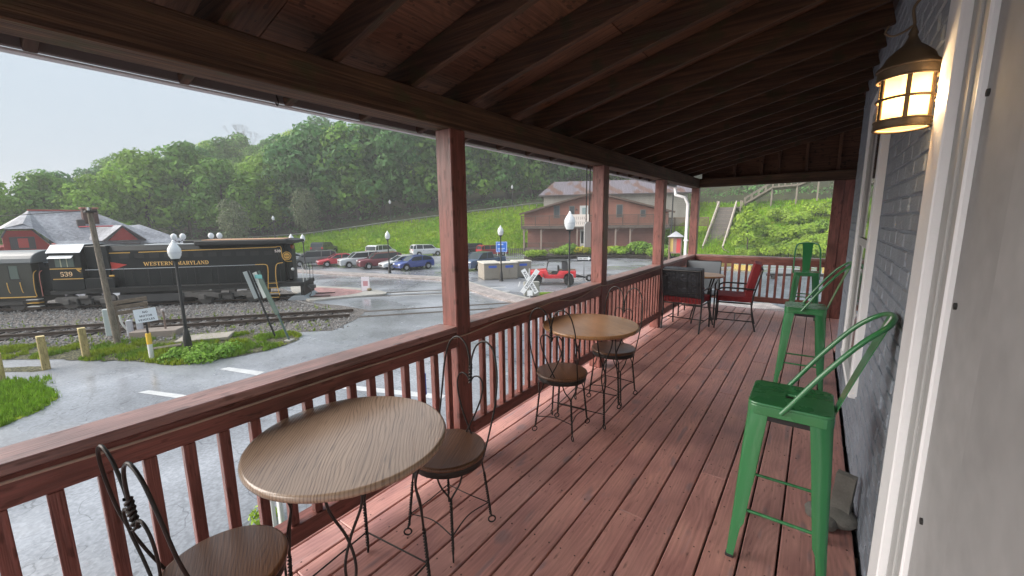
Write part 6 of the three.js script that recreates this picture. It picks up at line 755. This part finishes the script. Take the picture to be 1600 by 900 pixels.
{ // wooden hill stairs
  const t = thing('hill_stairs', 'long wooden staircase with pale handrails climbing the grassy slope', 'staircase', [-9.9, G0, -63.8], 0.03), wd = mat([0.33, 0.28, 0.23], 0.85, { map: mm(T.paint, 1, 0.5) }), dk = mat([0.22, 0.20, 0.18], 0.9, { map: mm(T.paint, 1, 0.5) }); const N = 30, rise = 6.6, run = 11.5;
  for (let i = 0; i < N; i++) obj('tread', uvm(bx(-1.15, 1.15, (i + 0.7) * rise / N, (i + 0.7) * rise / N + 0.06, -(i + 1) * run / N - 0.05, -i * run / N, 0.01), 'x', i), i % 3 ? dk : wd, t); for (let i = 0; i < N; i += 1) obj('riser', bx(-1.14, 1.14, i * rise / N, (i + 0.65) * rise / N, -i * run / N - 0.05, -i * run / N - 0.02), dk, t);
  for (const s of [-1.28, 1.28]) { obj('stringer', uvm(beam(V(s, 0.1, 0), V(s, rise + 0.1, -run), 0.12, 0.32), 'y'), wd, t); obj('handrail', uvm(beam(V(s, 1.0, 0.1), V(s, rise + 1.0, -run), 0.16, 0.1), 'y'), mat([0.42, 0.37, 0.32], 0.8), t); for (let k = 0; k <= 8; k++) obj('rail_post', bx(s - 0.06, s + 0.06, k * rise / 8, k * rise / 8 + 1.0, -k * run / 8 - 0.06, -k * run / 8 + 0.06), wd, t); }
  obj('curved_rail', [tube([[1.28, 1.0, 0.1], [1.5, 0.7, 0.8], [2.4, 0.3, 1.6]], 0.07, 16, 6)], wd, t);
  const l = obj('landing', uvm(bx(-1.6, 2.0, rise - 0.1, rise + 0.05, -run - 2.2, -run, 0.02), 'x'), wd, t); for (const [x, z] of [[-1.5, 0], [1.9, 0], [-1.5, -2.1], [1.9, -2.1]]) obj('landing_post', bx(x - 0.08, x + 0.08, 2.5, rise + 1.1, -run + z - 0.08, -run + z + 0.08), wd, l);
}
{ const t = thing('hill_walkway', 'raised wooden walkway on legs above the shrubs', 'walkway', [0, 0, 0]), wd = mat([0.26, 0.22, 0.18], 0.85, { map: mm(T.paint, 1, 0.5) }), P = [V(-8, 3.75, -77), V(-4.4, 6.2, -78), V(-1.2, 6.4, -78.6), V(1.4, 7.6, -79)]; for (let i = 0; i < 3; i++) { obj('deck_section', uvm(beam(P[i], P[i + 1], 0.25, 1.6), 'x'), wd, t); for (const z of [-0.75, 0.75]) { obj('handrail', uvm(beam(P[i].clone().add(V(0, 1.05, z)), P[i + 1].clone().add(V(0, 1.05, z)), 0.12, 0.1), 'x'), wd, t); for (let k = 0; k < 4; k++) { const q = P[i].clone().lerp(P[i + 1], k / 4); obj('rail_post', bx(q.x - 0.05, q.x + 0.05, q.y, q.y + 1.05, q.z + z - 0.05, q.z + z + 0.05), wd, t); } } for (const z of [-0.6, 0.6]) { const q = P[i + 1]; obj('support_leg', bx(q.x - 0.1, q.x + 0.1, q.y - 3.5, q.y, q.z + z - 0.1, q.z + z + 0.1), wd, t); } } }
{ const t = thing('wood_fence', 'brown wooden fence between the red building and stairs', 'fence', [0, 0, 0]), wd = mat([0.21, 0.145, 0.09], 0.85, { map: mm(T.paint, 1, 0.5) }); const A = V(-17.5, 0.62, -66), B = V(-11.6, 0.62, -68.5); for (const y of [0, 1.15]) obj('rail', beam(A.clone().add(V(0, y, 0)), B.clone().add(V(0, y, 0)), 0.14, 0.08), wd, t); for (let k = 0; k <= 40; k++) { const q = A.clone().lerp(B, k / 40); obj('picket', bx(q.x - 0.045, q.x + 0.045, q.y - 0.1, q.y + 1.15, q.z + 0.05, q.z + 0.08), wd, t); } for (let k = 0; k <= 4; k++) { const q = A.clone().lerp(B, k / 4); obj('post', bx(q.x - 0.08, q.x + 0.08, q.y - 3.2, q.y + 1.25, q.z - 0.08, q.z + 0.04), wd, t); } }
{ const t = thing('slope_fence', 'low dark fence beside the red building at slope foot', 'fence', [0, 0, 0]); for (let k = 0; k <= 14; k++) obj('picket', bx(-34.6 + k * 0.26 - 0.04, -34.6 + k * 0.26 + 0.04, G0, G0 + 1.05, -46.2 - k * 0.12, -46.12 - k * 0.12), dkTrim, t); for (const y of [0.25, 0.95]) obj('rail', beam(V(-34.7, G0 + y, -46.15), V(-30.8, G0 + y, -47.85), 0.08, 0.05), dkTrim, t); }
{ const t = thing('information_kiosk', 'small roofed kiosk with red and yellow posters', 'kiosk', [-10.4, G0, -46.4], 0.2); for (const [x, z] of [[-0.6, -0.4], [0.6, -0.4], [-0.6, 0.4], [0.6, 0.4]]) obj('post', bx(x - 0.06, x + 0.06, 0, 3.0, z - 0.06, z + 0.06), mat([0.2, 0.13, 0.1], 0.8), t); obj('roof', clean(new THREE.ConeGeometry(1.15, 0.6, 4, 1)).rotateY(Math.PI / 4).translate(0, 3.3, 0), mat([0.42, 0.42, 0.44], 0.6), t); obj('case', bx(-0.56, 0.56, 1.2, 2.9, -0.34, 0.34, 0.02), mat([0.30, 0.19, 0.16], 0.6), t); obj('poster', bx(-0.54, -0.2, 1.4, 2.8, 0.342, 0.352), mat([0.55, 0.4, 0.12], 0.6), t); obj('poster', bx(0.14, 0.54, 1.3, 2.8, 0.342, 0.352), mat([0.5, 0.06, 0.06], 0.6), t); }
{ const t = thing('flag_pole', 'tall dark pole standing behind the kiosk', 'pole', [-11.0, G0, -46.8]); obj('shaft', cyl(0.09, 0.07, 7.6, 10), M.black, t); obj('base', cyl(0.2, 0.16, 0.3, 10), M.concrete, t); }
{ const t = thing('black_beam', 'long dark beam lying on supports across the paved yard', 'beam', [0.74, G0, -39.6], 0.44); obj('bar', uvm(bx(-2.1, 2.1, 0.25, 0.45, -0.12, 0.12, 0.02), 'x'), M.black, t); for (const x of [-1.6, 1.6]) obj('support', bx(x - 0.12, x + 0.12, 0, 0.249, -0.15, 0.15), M.blackMatte, t); }
[[-5.6, -46.6, 'left yellow timber kerb beyond the paved yard'], [-3.6, -44.2, 'middle yellow timber kerb beyond the paved yard'], [3.4, -45.5, 'right yellow timber kerb beyond the paved yard']].forEach(([x, z, lb], i) => { const t = tag(obj('yellow_kerb', uvm(bx(-0.9, 0.9, 0, 0.5, -0.15, 0.15, 0.02), 'x'), mat([0.52, 0.38, 0.10], 0.7, { map: mm(T.blot, 1, 1) })), lb, 'kerb', 'yellow timber kerbs'); t.position.set(x, G0, z); t.rotation.y = [0.9, -0.4, 0.3][i]; });
scene.fog = new THREE.FogExp2(0xffffff, 0.0012);
scene.traverse((o) => { if (o.isMesh) { o.castShadow = o.receiveShadow = true; } });
renderer.render(scene, camera);
